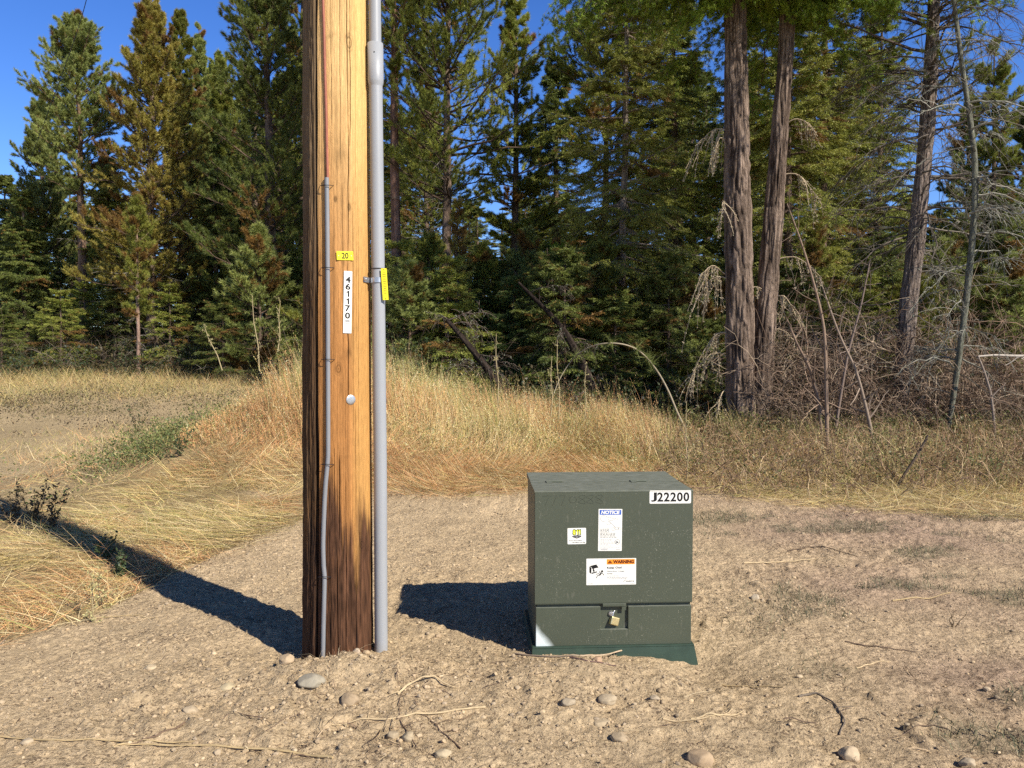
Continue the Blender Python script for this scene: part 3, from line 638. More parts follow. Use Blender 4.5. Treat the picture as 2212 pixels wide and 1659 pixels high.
# ---------------------------------------------------------------- green utility box
W, D, H = .803, .56, .836
fl0 = at(1155, 1425, 3.83)
YAW = math.radians(3.0)
def cpx(x): return (x-247)/1128*W          # crop pixels (see the photo's box) to metres on the front
def cpz(y): return .836-(y-288)*.000704
def build_box():
    root = empty('utility_box', (fl0[0], 3.83, 0), 'dark green metal utility box with white stickers standing beside the pole', 'utility box', rz=YAW)
    g = M['green']; T = .003; zt = cpz(1097); zb = .050
    hd = .262   # hinge line
    # body: side walls, back, rear strip of the top, and the framed opening
    mb = MB(); si = .006
    rbox(mb, si, si+.004, .014, D, .045, H-.012, .0012); rbox(mb, W-si-.004, W-si, .014, D, .045, H-.012, .0012)
    rbox(mb, si, W-si, D-.004, D-.0005, .045, H-.008, .001)
    # sloping rear lid strip
    V = [[.0, hd+.003, H+.003], [W, hd+.003, H+.003], [W, D+.006, H+.012], [0, D+.006, H+.012]]
    V += [[a, b, c-.004] for a, b, c in V]
    mb.add(V, [[0, 1, 2, 3], [7, 6, 5, 4], [0, 4, 5, 1], [1, 5, 6, 2], [2, 6, 7, 3], [3, 7, 4, 0]])
    box(mb, .0, W, D+.003, D+.006, H-.02, H+.0075)
    for x in (0, W-.003): 
        V = [[x, hd+.003, H-.001], [x, D+.003, H+.0075], [x, D+.003, H-.018], [x, hd+.003, H-.018]]; V += [[a+.003, b, c] for a, b, c in V]
        mb.add(V, [[3, 2, 1, 0], [4, 5, 6, 7], [0, 1, 5, 4], [1, 2, 6, 5], [2, 3, 7, 6], [3, 0, 4, 7]])
    # dark cross rail seen through the gap
    rbox(mb, .012, W-.012, .016, .03, zb, zt+.02, .001)
    mb.build('body', g, root)
    # lower front panel with the lock notch
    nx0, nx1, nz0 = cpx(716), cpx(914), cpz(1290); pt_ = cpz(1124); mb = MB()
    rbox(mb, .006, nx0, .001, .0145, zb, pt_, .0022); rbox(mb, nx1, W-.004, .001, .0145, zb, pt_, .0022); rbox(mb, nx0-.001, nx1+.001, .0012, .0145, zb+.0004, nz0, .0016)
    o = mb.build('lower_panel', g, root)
    # recess walls behind the notch
    mb = MB(); rbox(mb, nx0+.022, nx1-.022, .044, .05, nz0-.004, pt_+.012, .001); box(mb, nx0-.004, nx0+.001, .0148, .052, nz0-.002, pt_+.015); box(mb, nx1-.001, nx1+.004, .0148, .052, nz0-.002, pt_+.015)
    box(mb, nx0+.001, nx1-.001, .0148, .052, nz0-.004, nz0-.001); box(mb, nx0+.001, nx0+.0219, .048, .052, nz0, pt_+.01); box(mb, nx1-.0219, nx1-.001, .048, .052, nz0, pt_+.01)
    mb.build('lock_recess', g, root)
    # door: front sheet folded back over the top to the hinge line
    mb = MB(); rbox(mb, .0, W, -.002, .0025, zt, H-.002, .0015)
    V = [[-.001, -.003, H-.0045], [W+.001, -.003, H-.0045], [W+.001, .003, H+.0005], [-.001, .003, H+.0005], [W+.001, hd, H+.0025], [-.001, hd, H+.0025]]
    V2 = [[a, b+(.002 if i < 2 else 0), c-.004] for i, (a, b, c) in enumerate(V)]
    mb.add(V+V2, [[0, 1, 2, 3], [3, 2, 4, 5], [7, 6, 9, 8], [8, 9, 11, 10]][:4]); mb.add(V+V2, [[0, 6, 7, 1], [2, 8, 10, 4], [3, 5, 11, 9], [1, 7, 8, 2], [0, 3, 9, 6], [5, 4, 10, 11]])
    for x in (-.001, W-.002):
        box(mb, x, x+.003, .003, hd, H-.030, H-.002); box(mb, x, x+.003, .003, .022, zt, H-.030)
    box(mb, .002, W-.002, -.0005, .016, zt-.0025, zt-.0004)
    door = mb.build('door', g, root)
    # hinges
    for hx in (cpx(422), cpx(1062)):
        mb = MB(); P = np.array([[hx-.043, hd+.001, H+.0065], [hx+.043, hd+.001, H+.0065]]); P = np.array([P[0]+(P[1]-P[0])*t for t in (0, .3, .6, 1)])
        tubes(mb, P[None], np.full((1, 4), .0055), 12); rbox(mb, hx-.042, hx+.042, hd+.004, hd+.03, H+.0042, H+.0085, .0008); rbox(mb, hx-.042, hx-.012, hd-.026, hd-.004, H+.0029, H+.006, .0008)
        mb.build('hinge', g, root)
    # latch lip over the notch
    mb = MB(); rbox(mb, cpx(730), cpx(897), -.006, .012, cpz(1122), zt-.003, .0015); box(mb, cpx(868), cpx(897), -.0035, -.0015, cpz(1150), cpz(1121))
    rbox(mb, cpx(770), cpx(800), .024, .03, cpz(1215), cpz(1122), .001)
    mb.build('latch_plate', g, root)
    mb = MB(); P = np.array([[cpx(792), y_, cpz(1180)] for y_ in (.044, .03, .012, .008)]); tubes(mb, P[None], np.array([[.013, .013, .013, .011]]), 16)
    P = np.array([[cpx(792), y_, cpz(1180)] for y_ in (.008, .004)]); tubes(mb, P[None], np.array([[.006, .006]]), 5)
    mb.build('lock_bolt', M['steel'], root, smooth=False)
    # ground sleeve
    mb = MB(); x0, x1 = -.012, W+.008; fl_ = .034
    V = [[x0, -.012, .048], [x1, -.012, .048], [x1, D+.012, .048], [x0, D+.012, .048], [x0-fl_*.4, -.05, -.14], [x1+fl_*1.0, -.04, -.14], [x1+fl_, D+.06, -.14], [x0-fl_, D+.06, -.14]]
    mb.add(V, [[0, 1, 2, 3], [4, 5, 1, 0], [5, 6, 2, 1], [6, 7, 3, 2], [7, 4, 0, 3]])
    rbox(mb, x0-.001, x1+.001, -.0145, D+.014, .043, .0505, .002)
    o = mb.build('base_skirt', M['base'], root); o['label'] = 'bluish green flared skirt half buried in dirt'
    # stickers
    def sticker(name, x0, x1, y0, y1, r, mats, fill, tilt=0, lab=None):
        w_ = cpx(x1)-cpx(x0); h_ = cpz(y0)-cpz(y1); mb = MB(); rrect(mb, w_, h_, r, -.0004, .0002, 0); fill(mb, w_, h_)
        o = mb.build(name, mats, door); o.location = (cpx((x0+x1)/2), -.0021, cpz((y0+y1)/2)); o.rotation_euler = (0, math.radians(tilt), 0)
        if lab: o['label'] = lab
    y1_, y2_, y3_ = -.0007, -.0010, -.0013
    def fJ(mb, w_, h_):
        xs = [-.395, -.245, -.088, .07, .228, .386]
        for ch, x in zip('J22200', xs): text(mb, ch, x*w_, 0, w_*.140, h_*.70, y1_, 1, bold=.03)
    sticker('id_label', 1062, 1360, 288, 383, .006, [M['white'], M['black']], fJ, 0, 'white label reading J22200')
    def fN(mb, w_, h_):
        bar(mb, 0, h_*.42, w_*.91, h_*.115, y1_, 2); text(mb, 'NOTICE', 0, h_*.42, w_*.80, h_*.085, y2_, 0, bold=.05, shear=.2)
        # line drawing: shrubs and a clearance arc round a box
        k = 1
        stroke(mb, arc_pts(-w_*.28, h_*.27, w_*.13, h_*.07, 60, 330, 18), .0011, y1_, k)
        for i in range(7):
            a = -.18+.075*i; stroke(mb, [(a*w_, h_*(.30-.008*i)), ((a+.02)*w_, h_*(.335-.01*i)), ((a+.045)*w_, h_*(.29-.008*i))], .0010, y1_, k)
        stroke(mb, [(-.1*w_, h_*.26), (.0, h_*.22), (.12*w_, h_*.235), (.2*w_, h_*.26)], .001, y1_, k)
        stroke(mb, [(-.1*w_, h_*.22), (.02*w_, h_*.17), (.22*w_, h_*.06)], .0012, y1_, k)
        stroke(mb, [(-.18*w_, h_*.16), (-.1*w_, h_*.12), (-.02*w_, h_*.13), (.02*w_, h_*.17)], .0010, y1_, k)
        for cx, cz, rx, rz in ((.14, .02, .07, .035), (.28, .04, .08, .03), (.40, .03, .06, .03)):
            stroke(mb, arc_pts(cx*w_, cz*h_, rx*w_, rz*h_, 0, 360, 16), .0010, y1_, k)
        rr = random.Random(3)
        for i in range(7):
            z_ = .02-.032*i; x = -.42; lim = (-.04 if i < 3 else .20-.05*(i % 3))
            while x < lim:
                l = rr.uniform(.05, .12); bar(mb, (x+l/2)*w_, z_*h_, l*w_*.9, h_*.011, y1_, 1); x += l+.02
        for i in range(7):
            z_ = -.225-.031*i; x = -.42; lim = (.08, .05, .2, .2, -.12, .05, .36)[i]
            while x < lim:
                l = rr.uniform(.05, .12); bar(mb, (x+l/2)*w_, z_*h_, l*w_*.9, h_*.008, y1_, 3); x += l+.02
        stroke(mb, arc_pts(.31*w_, -.285*h_, .10*w_, .10*w_, 0, 360, 22), .0014, y1_, 1); stroke(mb, [(.25*w_, -.255*h_), (.37*w_, -.315*h_)], .0014, y1_, 1); disc(mb, .30*w_, -.29*h_, .004, y2_, 1)
        for i in range(3): bar(mb, -.25*w_, (-.445-.014*i)*h_, w_*(.36-.04*i), h_*.006, y1_, 3)
        bar(mb, .34*w_, -.465*h_, w_*.2, h_*.009, y1_, 3)
    sticker('notice_sticker', 697, 866, 418, 720, .002, [M['white'], M['black'], M['blue'], M['greyink']], fN, .6, 'tall white sticker headed NOTICE on blue')
    def f8(mb, w_, h_):
        for (a_, b_, k_, yy) in ((.20, .38, 1, y1_), (.135, .30, 2, y2_)):
            text(mb, '8', -w_*.135, h_*.24, w_*a_, h_*b_, yy, k_, bold=.06 if k_ == 1 else .03)
            for cx in (.03, .15): one(mb, w_*cx, h_*.24, w_*(.15 if k_ == 1 else .085), h_*b_, yy, k_)
        poly(mb, [(-.24*w_, .01*h_), (0, .05*h_), (0, -.16*h_), (-.24*w_, -.05*h_)], y1_, 1); poly(mb, [(0, .05*h_), (.24*w_, .01*h_), (.24*w_, -.05*h_), (0, -.16*h_)], y1_, 1)
        poly(mb, [(-.20*w_, -.005*h_), (-.06*w_, -.03*h_), (-.06*w_, -.06*h_), (-.20*w_, -.03*h_)], y2_, 3); poly(mb, [(.06*w_, -.03*h_), (.20*w_, -.005*h_), (.20*w_, -.03*h_), (.06*w_, -.06*h_)], y2_, 3); disc(mb, 0, -.06*h_, .006, y2_, 3)
        text(mb, "Know what's below.", -.06*w_, -.27*h_, w_*.72, h_*.075, y1_, 1, bold=.01); text(mb, 'Call before you dig.', .09*w_, -.40*h_, w_*.72, h_*.09, y1_, 1, bold=.02)
    sticker('dig_sticker', 478, 610, 552, 668, .005, [M['white'], M['black'], M['ylw811'], M['greyink']], f8, -.5, 'small white sticker with yellow 811')
    def fW(mb, w_, h_):
        bar(mb, .19*w_, .37*h_, w_*.565, h_*.20, y1_, 2); text(mb, 'WARNING', .245*w_, .37*h_, w_*.42, h_*.135, y2_, 3, bold=.05)
        poly(mb, [(-.075*w_, .31*h_), (.02*w_, .31*h_), (-.0275*w_, .435*h_)], y2_, 3); bar(mb, -.0275*w_, .365*h_, .0012*1.6, h_*.05, y3_, 2); bar(mb, -.0275*w_, .328*h_, .0018, h_*.014, y3_, 2)
        text(mb, 'Keep Out!', -.085*w_, .14*h_, w_*.30, h_*.10, y1_, 1, bold=.03, left=True)
        text(mb, 'Hazardous Voltage', -.085*w_, .01*h_, w_*.35, h_*.055, y1_, 1, bold=.012, left=True); text(mb, 'Inside', -.085*w_, -.075*h_, w_*.11, h_*.05, y1_, 1, bold=.012, left=True)
        rr = random.Random(8)
        for i, lim in enumerate((.14, .30, .28)):
            z_ = -.165-.055*i; x = -.085
            while x < lim:
                l = rr.uniform(.02, .05); bar(mb, (x+l/2)*w_, z_*h_, l*w_*.9, h_*.018, y1_, 4); x += l+.008
        stroke(mb, [(.245*w_, -.395*h_), (.285*w_, -.325*h_), (.30*w_, -.325*h_)], .0016, y1_, 1); text(mb, 'AVISTA', .375*w_, -.375*h_, w_*.17, h_*.055, y1_, 1, bold=.02, shear=.25)
        bar(mb, .42*w_, -.45*h_, w_*.09, h_*.014, y1_, 4); bar(mb, -.42*w_, -.45*h_, w_*.10, h_*.014, y1_, 4)
        # pictogram: open cabinet and a falling figure
        poly(mb, [(-.44*w_, .20*h_), (-.40*w_, .16*h_), (-.40*w_, -.08*h_), (-.44*w_, -.02*h_)], y1_, 1)
        poly(mb, [(-.44*w_, .22*h_), (-.30*w_, .28*h_), (-.255*w_, .16*h_), (-.385*w_, .11*h_), (-.395*w_, .17*h_)], y1_, 1)
        poly(mb, [(-.39*w_, -.08*h_), (-.285*w_, -.02*h_), (-.285*w_, .02*h_), (-.39*w_, -.03*h_)], y1_, 1); poly(mb, [(-.37*w_, .0), (-.33*w_, .02*h_), (-.35*w_, .12*h_), (-.37*w_, .12*h_)], y1_, 1)
        stroke(mb, [(-.285*w_, .02*h_), (-.285*w_, .12*h_)], .001, y1_, 1)
        disc(mb, -.185*w_, .015*h_, .0058, y1_, 1)
        stroke(mb, [(-.20*w_, -.03*h_), (-.225*w_, -.12*h_)], .0065, y1_, 1); stroke(mb, [(-.205*w_, -.045*h_), (-.235*w_, -.03*h_), (-.228*w_, .04*h_)], .0028, y1_, 1)
        stroke(mb, [(-.195*w_, -.05*h_), (-.165*w_, -.08*h_), (-.148*w_, -.14*h_)], .0028, y1_, 1)
        stroke(mb, [(-.225*w_, -.12*h_), (-.255*w_, -.07*h_), (-.31*w_, -.095*h_)], .0032, y1_, 1); stroke(mb, [(-.225*w_, -.13*h_), (-.28*w_, -.15*h_), (-.30*w_, -.24*h_)], .0034, y1_, 1)
    sticker('warning_sticker', 613, 968, 774, 965, .002, [M['white'], M['black'], M['orange'], M['red'], M['greyink']], fW, 0, 'wide white sticker headed WARNING on orange')
    # pencilled number
    mb = MB(); s_ = .0010; y = 0
    def ht(x, y_): return (cpx(x), cpz(y_))
    for x0 in (300, 352, 415):
        stroke(mb, [ht(x0, 322), ht(x0+48, 318), ht(x0+35, 350), ht(x0+18, 392)], s_, y, 0)
    stroke(mb, [ht(x, z) for x, z in arc_pts(515, 350, 26, 22, 0, 380, 20)], s_, y, 0)
    for x0 in (578, 635, 700):
        stroke(mb, [ht(x0+25*math.sin(t), 348-28*math.cos(t/2)*1.0-4*math.sin(t*1.5)) for t in np.linspace(-PI, 3*PI, 30)], s_, y, 0)
    o = mb.build('pencilled_number', M['pencil'], door); o.location = (0, -.0024, 0); o['label'] = 'faint dark handwriting 7770888'
    return root
rootbox = build_box()
# padlock hanging from the latch
def build_padlock():
    c = Matrix.Translation((fl0[0], 3.83, 0)) @ Matrix.Rotation(YAW, 4, 'Z')
    p = c @ Vector((cpx(818), .012, cpz(1228)))
    root = empty('padlock', p, 'small brass padlock hanging in the lock notch of the green box', 'padlock', rz=YAW)
    mb = MB(); rbox(mb, -.0185, .0185, -.009, .009, -.019, .012, .003); o = mb.build('lock_body', M['brass'], root); 
    mb = MB(); P = np.array([[-.012, 0, .008], [-.012, 0, .024]]+[[.012*math.cos(a), 0, .026+.012*math.sin(a)] for a in np.linspace(PI, 0, 10)]+[[.012, 0, .024], [.012, 0, .008]])
    tubes(mb, P[None], np.full((1, len(P)), .0032), 10); o2 = mb.build('shackle', M['steel'], root, smooth=True)
    root.rotation_euler = (math.radians(-8), math.radians(20), YAW+.35); root.scale = (1.3, 1.3, 1.3)
build_padlock()

# ---------------------------------------------------------------- trees
def bark_trunk(P, R, sides=16, seed=0, ridge=.08, cols=((.17, .12, .085), (.26, .20, .15)), ringstep=.12, flare=.25, fine=1.0):
    """one tapered trunk with furrowed bark along the polyline P (k,3) of radii R"""
    P = np.asarray(P, float); R = np.asarray(R, float)
    seg = np.concatenate([[0], np.cumsum(np.linalg.norm(np.diff(P, axis=0), axis=1))])
    n = max(8, int(seg[-1]/ringstep)); s = np.linspace(0, seg[-1], n)
    Q = np.stack([np.interp(s, seg, P[:, i]) for i in range(3)], -1); r = np.interp(s, seg, R)
    for _ in range(2): Q[1:-1] = (Q[:-2]+2*Q[1:-1]+Q[2:])/4
    r = r*(1+flare*np.exp(-s/.25))
    T = nrm(np.gradient(Q, axis=0)); A = nrm(np.cross(T, np.array([0, 1., .02]))); B = np.cross(T, A)
    th = np.arange(sides)*2*PI/sides; TH, S = np.meshgrid(th, s); r0 = r[:, None]
    cx, sy = np.cos(TH), np.sin(TH); f = 5.2*fine
    nz = noise3(cx*f*.45+seed, sy*f*.45, S*f*.28, seed)+.6*noise3(cx*f, sy*f+seed, S*f*.7, seed+1)
    fur = 1-np.abs(noise3(cx*f*.8, sy*f*.8, S*f*.5+seed, seed+5))*2.2
    rr = r0*(1+ridge*nz*.6+ridge*np.minimum(0, .3-np.maximum(fur, 0))*1.2)
    V = Q[:, None]+rr[..., None]*(A[:, None]*cx[..., None]+B[:, None]*sy[..., None])
    t = np.clip(.5+.5*nz, 0, 1)[..., None]; c = np.array(cols[0])*(1-t)+np.array(cols[1])*t
    c = c*(1-.6*np.clip(fur-.25, 0, 1))[..., None]
    idx = np.arange(n*sides).reshape(n, sides)
    F = np.stack([idx[:-1], np.roll(idx[:-1], -1, 1), np.roll(idx[1:], -1, 1), idx[1:]], -1).reshape(-1, 4)
    return V.reshape(-1, 3), F[:, ::-1], np.clip(c, .004, 1).reshape(-1, 3)

def make_tree(name, H, r0, seed, style='pine', cb=.3, Rc=1.6, nb=70, lean=(0, 0), cols=((.055, .085, .03), (.10, .13, .045)), brown=.05, dead=12,
              bark=((.13, .09, .065), (.22, .16, .12)), tw=11, tufts=4, nn=34, nl=.13, nw=.011, shape=1.0, trunk=None, side=None, sides=12, bark_kw={}, dead_len=1.0, top_open=0, crown=True):
    rng = np.random.default_rng(seed)
    root = empty(name, (0, 0, 0))
    if trunk is None:
        k = 9; s = np.linspace(0, 1, k); wob = np.cumsum(rng.normal(size=(k, 2)), 0)*H*.0022
        P = np.stack([lean[0]*s+wob[:, 0]-wob[0, 0], lean[1]*s+wob[:, 1]-wob[0, 1], s*H-.15], -1); R = r0*(1-s)**.8+.008
    else: P, R = trunk
    V, F, c = bark_trunk(P, R, sides, seed, cols=bark, **bark_kw); mb = MB(); mb.add(V, F, c); mb.build('trunk', M['bark'], root, smooth=True)
    zt = P[-1][2]
    def ax(z): return np.stack([np.interp(z, P[:, 2], P[:, i]) for i in (0, 1)]+[z], -1)
    def rad(z): return np.interp(z, P[:, 2], R)
    mw = MB()
    # dead lower branches
    if dead:
        n = dead; z = rng.uniform(.06, max(cb, .12)+.12, n)*zt; a = rng.uniform(0, 2*PI, n); L = rng.uniform(.35, 1.0, n)*Rc*.75*dead_len; k = 7; s = np.linspace(0, 1, k)
        d = np.stack([np.cos(a), np.sin(a), rng.uniform(-.15, .25, n)], -1)
        Pb = ax(z)[:, None]+d[:, None]*L[:, None, None]*s[None, :, None]; Pb[..., 2] += -(s**2)[None]*L[:, None]*rng.uniform(-.1, .5, (n, 1)); Pb += np.cumsum(rng.normal(size=(n, k, 3)), 1)*.02*L[:, None, None]
        grey = np.array([.20, .175, .14])*rng.uniform(.5, 1.2, (n, 1)); tubes(mw, Pb, (.014*(1-.75*s))[None]*np.ones((n, 1))*np.clip(L, .5, 1.4)[:, None], 4, grey)
        m = 7; i = np.repeat(np.arange(n), m); t = rng.uniform(.25, 1, n*m); j = np.clip((t*(k-1)).astype(int), 0, k-2); ff = (t*(k-1)-j)[:, None]
        b0 = Pb[i, j]*(1-ff)+Pb[i, j+1]*ff; dd = nrm(d[i]+rng.normal(size=(n*m, 3))*.8); l2 = (L[i]*rng.uniform(.15, .5, n*m))[:, None, None]; s2 = np.linspace(0, 1, 4)
        P2 = b0[:, None]+dd[:, None]*l2*s2[None, :, None]; P2[..., 2] -= .3*l2[..., 0]*s2**2
        tubes(mw, P2, (.0065*(1-.7*s2))[None]*np.ones((n*m, 1)), 3, grey[i])
    if crown:
        n = nb; u = rng.uniform(0, 1, n)**.85 if not top_open else rng.uniform(0, 1, n)
        u = np.sort(u); z = (cb+(1-cb)*u*.985)*zt; a = np.cumsum(rng.uniform(1.6, 3.2, n))
        if side is not None: a = np.where(rng.uniform(size=n) < .6, side+rng.normal(size=n)*.8, a)
        prof = {'cone': (1-u)**.75*(1-.35*np.exp(-u/.06)), 'pine': np.sin(np.clip(u*.93+.10, 0, 1)*PI)**.62*(1-.25*u), 'full': (1-u**1.7)**.7}[('cone' if style == 'fir' else 'pine') if shape == 1.0 else ('full' if shape == 2 else 'cone')]
        L = Rc*(prof+.09)*rng.uniform(.62, 1.18, n)
        el = {'fir': -.12+.75*u**2, 'larch': -.1+.5*u, 'pine': .08+.85*u**1.6}[style]+rng.normal(size=n)*.12
        k = 7; s = np.linspace(0, 1, k); d = np.stack([np.cos(a)*np.cos(el), np.sin(a)*np.cos(el), np.sin(el)], -1)
        Pb = ax(z)[:, None]+d[:, None]*L[:, None, None]*s[None, :, None]
        sag = {'fir': -.22, 'larch': -.25, 'pine': .12}[style]
        Pb[..., 2] += L[:, None]*(sag*s[None]**1.3 + ({'fir': .16, 'larch': .12, 'pine': .10}[style])*s[None]**3)
        Pb += np.cumsum(rng.normal(size=(n, k, 3)), 1)*.018*L[:, None, None]
        rb = (.010+.011*L)[:, None]*(1-.8*s)[None]
        bcol = np.array(bark[0])*rng.uniform(.6, 1.1, (n, 1)); tubes(mw, Pb, rb, 5, bcol)
        m = tw; i = np.repeat(np.arange(n), m); t = np.tile(np.linspace(.16, 1, m), n)+rng.normal(size=n*m)*.04; t = np.clip(t, .1, 1)
        j = np.clip((t*(k-1)).astype(int), 0, k-2); ff = (t*(k-1)-j)[:, None]; b0 = Pb[i, j]*(1-ff)+Pb[i, j+1]*ff
        T = nrm(Pb[i, j+1]-Pb[i, j]); lat = nrm(np.cross(T, np.array([0, 0, 1.]))); sg = np.where(np.arange(n*m) % 2 == 0, 1, -1)*1.0
        sp = rng.uniform(.45, 1.1, n*m)*np.where(t > .95, .15, 1)
        upb = {'fir': rng.normal(size=n*m)*.12, 'larch': rng.normal(size=n*m)*.2-.15, 'pine': rng.normal(size=n*m)*.45+.25}[style]
        dd = nrm(T*np.cos(sp)[:, None]+lat*(np.sin(sp)*sg)[:, None]+np.array([0, 0, 1.])*upb[:, None])
        l2 = L[i]*(.17+.38*(1-t))*rng.uniform(.6, 1.25, n*m)*{'fir': 1.15, 'larch': 1.0, 'pine': .9}[style]
        l2 = np.maximum(l2, .10); s2 = np.linspace(0, 1, 5); P2 = b0[:, None]+dd[:, None]*l2[:, None, None]*s2[None, :, None]
        P2[..., 2] += l2[:, None]*{'fir': -.28, 'larch': -.5, 'pine': .18}[style]*s2[None]**2
        tubes(mw, P2, (.0065*(1-.65*s2))[None]*np.ones((n*m, 1)), 3, bcol[i])
        # needles, tuft by tuft
        q = tufts; ii = np.repeat(np.arange(n*m), q); NT = len(ii)
        ts = np.tile(np.linspace(.25 if style != 'pine' else .45, 1, q), n*m)+rng.normal(size=NT)*.04; ts = np.clip(ts, 0, 1)
        jj = np.clip((ts*4).astype(int), 0, 3); ff = (ts*4-jj)[:, None]; O = P2[ii, jj]*(1-ff)+P2[ii, jj+1]*ff; TT = nrm(P2[ii, jj+1]-P2[ii, jj])
        keep = rng.uniform(size=NT) < .93; O = O[keep]; TT = TT[keep]; ii = ii[keep]; ts = ts[keep]; NT = len(O)
        c0, c1 = np.array(cols[0]), np.array(cols[1]); bi = i[ii]
        mixb = rng.uniform(size=n)[bi]*.5+rng.uniform(size=NT)*.5
        col = c0*(1-mixb)[:, None]+c1*mixb[:, None]
        br = (rng.uniform(size=n)[bi] < brown*1.2) | (rng.uniform(size=NT) < brown*.8)
        inner = (1-t[i[ii]*0+ii]) if False else 0
        col = np.where(br[:, None], np.array([.20, .115, .04])*rng.uniform(.6, 1.2, (NT, 1)), col)
        K = nn; oi = np.repeat(np.arange(NT), K)
        if style == 'pine':
            al = rng.uniform(.15, 1.5, NT*K); nd = TT[oi]*np.cos(al)[:, None]+nrm(np.cross(TT[oi], rng.normal(size=(NT*K, 3))))*np.sin(al)[:, None]
            oo = O[oi]+TT[oi]*rng.uniform(-.045, .045, (NT*K, 1)); nd[:, 2] += .12; ll = nl*rng.uniform(.6, 1.15, NT*K)
        else:
            lat2 = nrm(np.cross(TT, np.array([0, 0, 1.])))
            spn = (l2[ii]/q*.62)[oi]; off = rng.uniform(-1, 1, NT*K)*spn; side_ = np.where(rng.uniform(size=NT*K) < .5, 1., -1.)
            # short side shoots carrying flat needles
            dist = rng.uniform(0, 1, NT*K)**1.3*(.11 if style == 'fir' else .10)
            sd = nrm(lat2[oi]*side_[:, None]+TT[oi]*.8); oo = O[oi]+TT[oi]*off[:, None]+sd*dist[:, None]+rng.normal(size=(NT*K, 3))*(.012 if style == 'fir' else .03)
            nd = nrm(sd*.6+TT[oi]*.5+rng.normal(size=(NT*K, 3))*.55); ll = nl*rng.uniform(.6, 1.2, NT*K)
        cc = col[oi]*rng.uniform(.72, 1.28, (NT*K, 1))
        mc = MB(); needles(mc, oo, nd, ll, nw, cc, rng); mc.build('crown', M['needle'], root)
    if mw.n: mw.build('branches', M['twig'], root)
    return root
def copy_tree(r):
    c = r.copy(); C.objects.link(c)
    for ch in r.children:
        d = ch.copy(); C.objects.link(d); d.parent = c; d.matrix_parent_inverse = ch.matrix_parent_inverse
    return c
def tree_at(px, top, Y, name, label, cat, group, r0, hw, seed, **k):
    """px: where the foot stands, top: photo y of the tip, hw: crown half width in photo px"""
    x = at(px, 830, Y)[0]; z0 = gz(x, Y); H = at(px, top, Y)[2]-z0; tx = k.pop('topx', None)
    lean = ((at(tx, 400, Y)[0]-x), 0) if tx is not None else (0, 0)
    k['nb'] = int(k.get('nb', 70)*1.35)
    if k.get('style') == 'fir': k['nw'] = k['nw']*1.35; k['nn'] = int(k['nn']*1.25)
    o = make_tree(name, H, r0, seed, Rc=hw*1.18*Y/FP, lean=lean, **k); o.location = (x, Y, z0); tag(o, label, cat, group); return o
GRN = ((.115, .148, .032), (.31, .33, .085)); DK = ((.060, .088, .027), (.18, .205, .058)); BLU = ((.130, .165, .060), (.30, .33, .125))
GOLD = ((.20, .19, .045), (.42, .345, .105)); BRT = ((.100, .170, .022), (.24, .32, .048)); OLV = ((.120, .148, .032), (.275, .275, .068))
GP = 'conifers along the forest edge'
pineL = dict(style='pine', nn=30, nl=.125, nw=.0135, tufts=6, tw=16)
tree_at(185, 28, 27, 'pine_tree', 'tall slim pine with bare lower trunk standing out against the sky at left', 'pine tree', GP, .17, 78, 11, cb=.47, nb=85, cols=BLU, topx=168, dead=14, bark=((.19, .12, .08), (.30, .20, .13)), brown=.03, **pineL)
tree_at(100, 205, 31, 'pine_tree', 'bushy grey green conifer just left of the tall slim pine', 'pine tree', GP, .16, 90, 12, cb=.05, nb=110, cols=BLU, shape=3, dead=0, brown=.03, **pineL)
tree_at(15, 372, 34, 'fir_tree', 'low dense dark conifer at the far left edge of the forest', 'fir tree', GP, .16, 95, 13, style='fir', cb=.03, nb=110, cols=DK, tw=14, tufts=4, nn=22, nl=.06, nw=.016, dead=0)
tree_at(335, -8, 25, 'pine_tree', 'large golden brown tinged pine, tallest of the left group', 'pine tree', GP, .18, 125, 14, cb=.14, nb=120, cols=GOLD, shape=3, dead=16, brown=.10, **pineL)
tree_at(300, 415, 22, 'young_pine', 'thin young pine with pinkish bare lower stem before the golden pine', 'young tree', GP, .055, 34, 15, cb=.3, nb=40, cols=OLV, dead=16, bark=((.25, .16, .12), (.36, .25, .19)), brown=.08, style='pine', nn=30, nl=.12, nw=.010, tufts=4, tw=8)
tree_at(395, 20, 29, 'pine_tree', 'green pine rising directly behind the golden brown pine', 'pine tree', GP, .15, 80, 16, cb=.1, nb=100, cols=OLV, shape=3, dead=0, brown=.12, **pineL)
tree_at(450, 40, 31, 'pine_tree', 'narrow grey green pine with pointed tip between golden and dark pines', 'pine tree', GP, .15, 55, 17, cb=.1, nb=90, cols=BLU, shape=3, dead=0, **pineL)
tree_at(590, -210, 23, 'pine_tree', 'large dark pine whose crown fills the space left of the pole', 'pine tree', GP, .20, 140, 18, cb=.16, nb=130, cols=DK, shape=3, dead=26, topx=560, **pineL)
tree_at(655, -160, 28, 'pine_tree', 'green pine partly hidden behind the left side of the wooden pole', 'pine tree', GP, .17, 90, 19, cb=.1, nb=100, cols=GRN, shape=3, dead=0, **pineL)
tree_at(470, 330, 25, 'fir_tree', 'smaller dark green fir between the golden pine and the large dark pine', 'fir tree', GP, .12, 75, 20, style='fir', cb=.03, nb=90, cols=DK, tw=13, tufts=4, nn=22, nl=.06, nw=.015, dead=0)
tree_at(862, -420, 20, 'pine_tree', 'pine with long straight reddish bare trunk just right of the pole', 'pine tree', GP, .155, 110, 21, cb=.52, nb=70, cols=GRN, dead=10, bark=((.20, .11, .075), (.34, .20, .14)), brown=.05, sides=20, **pineL)
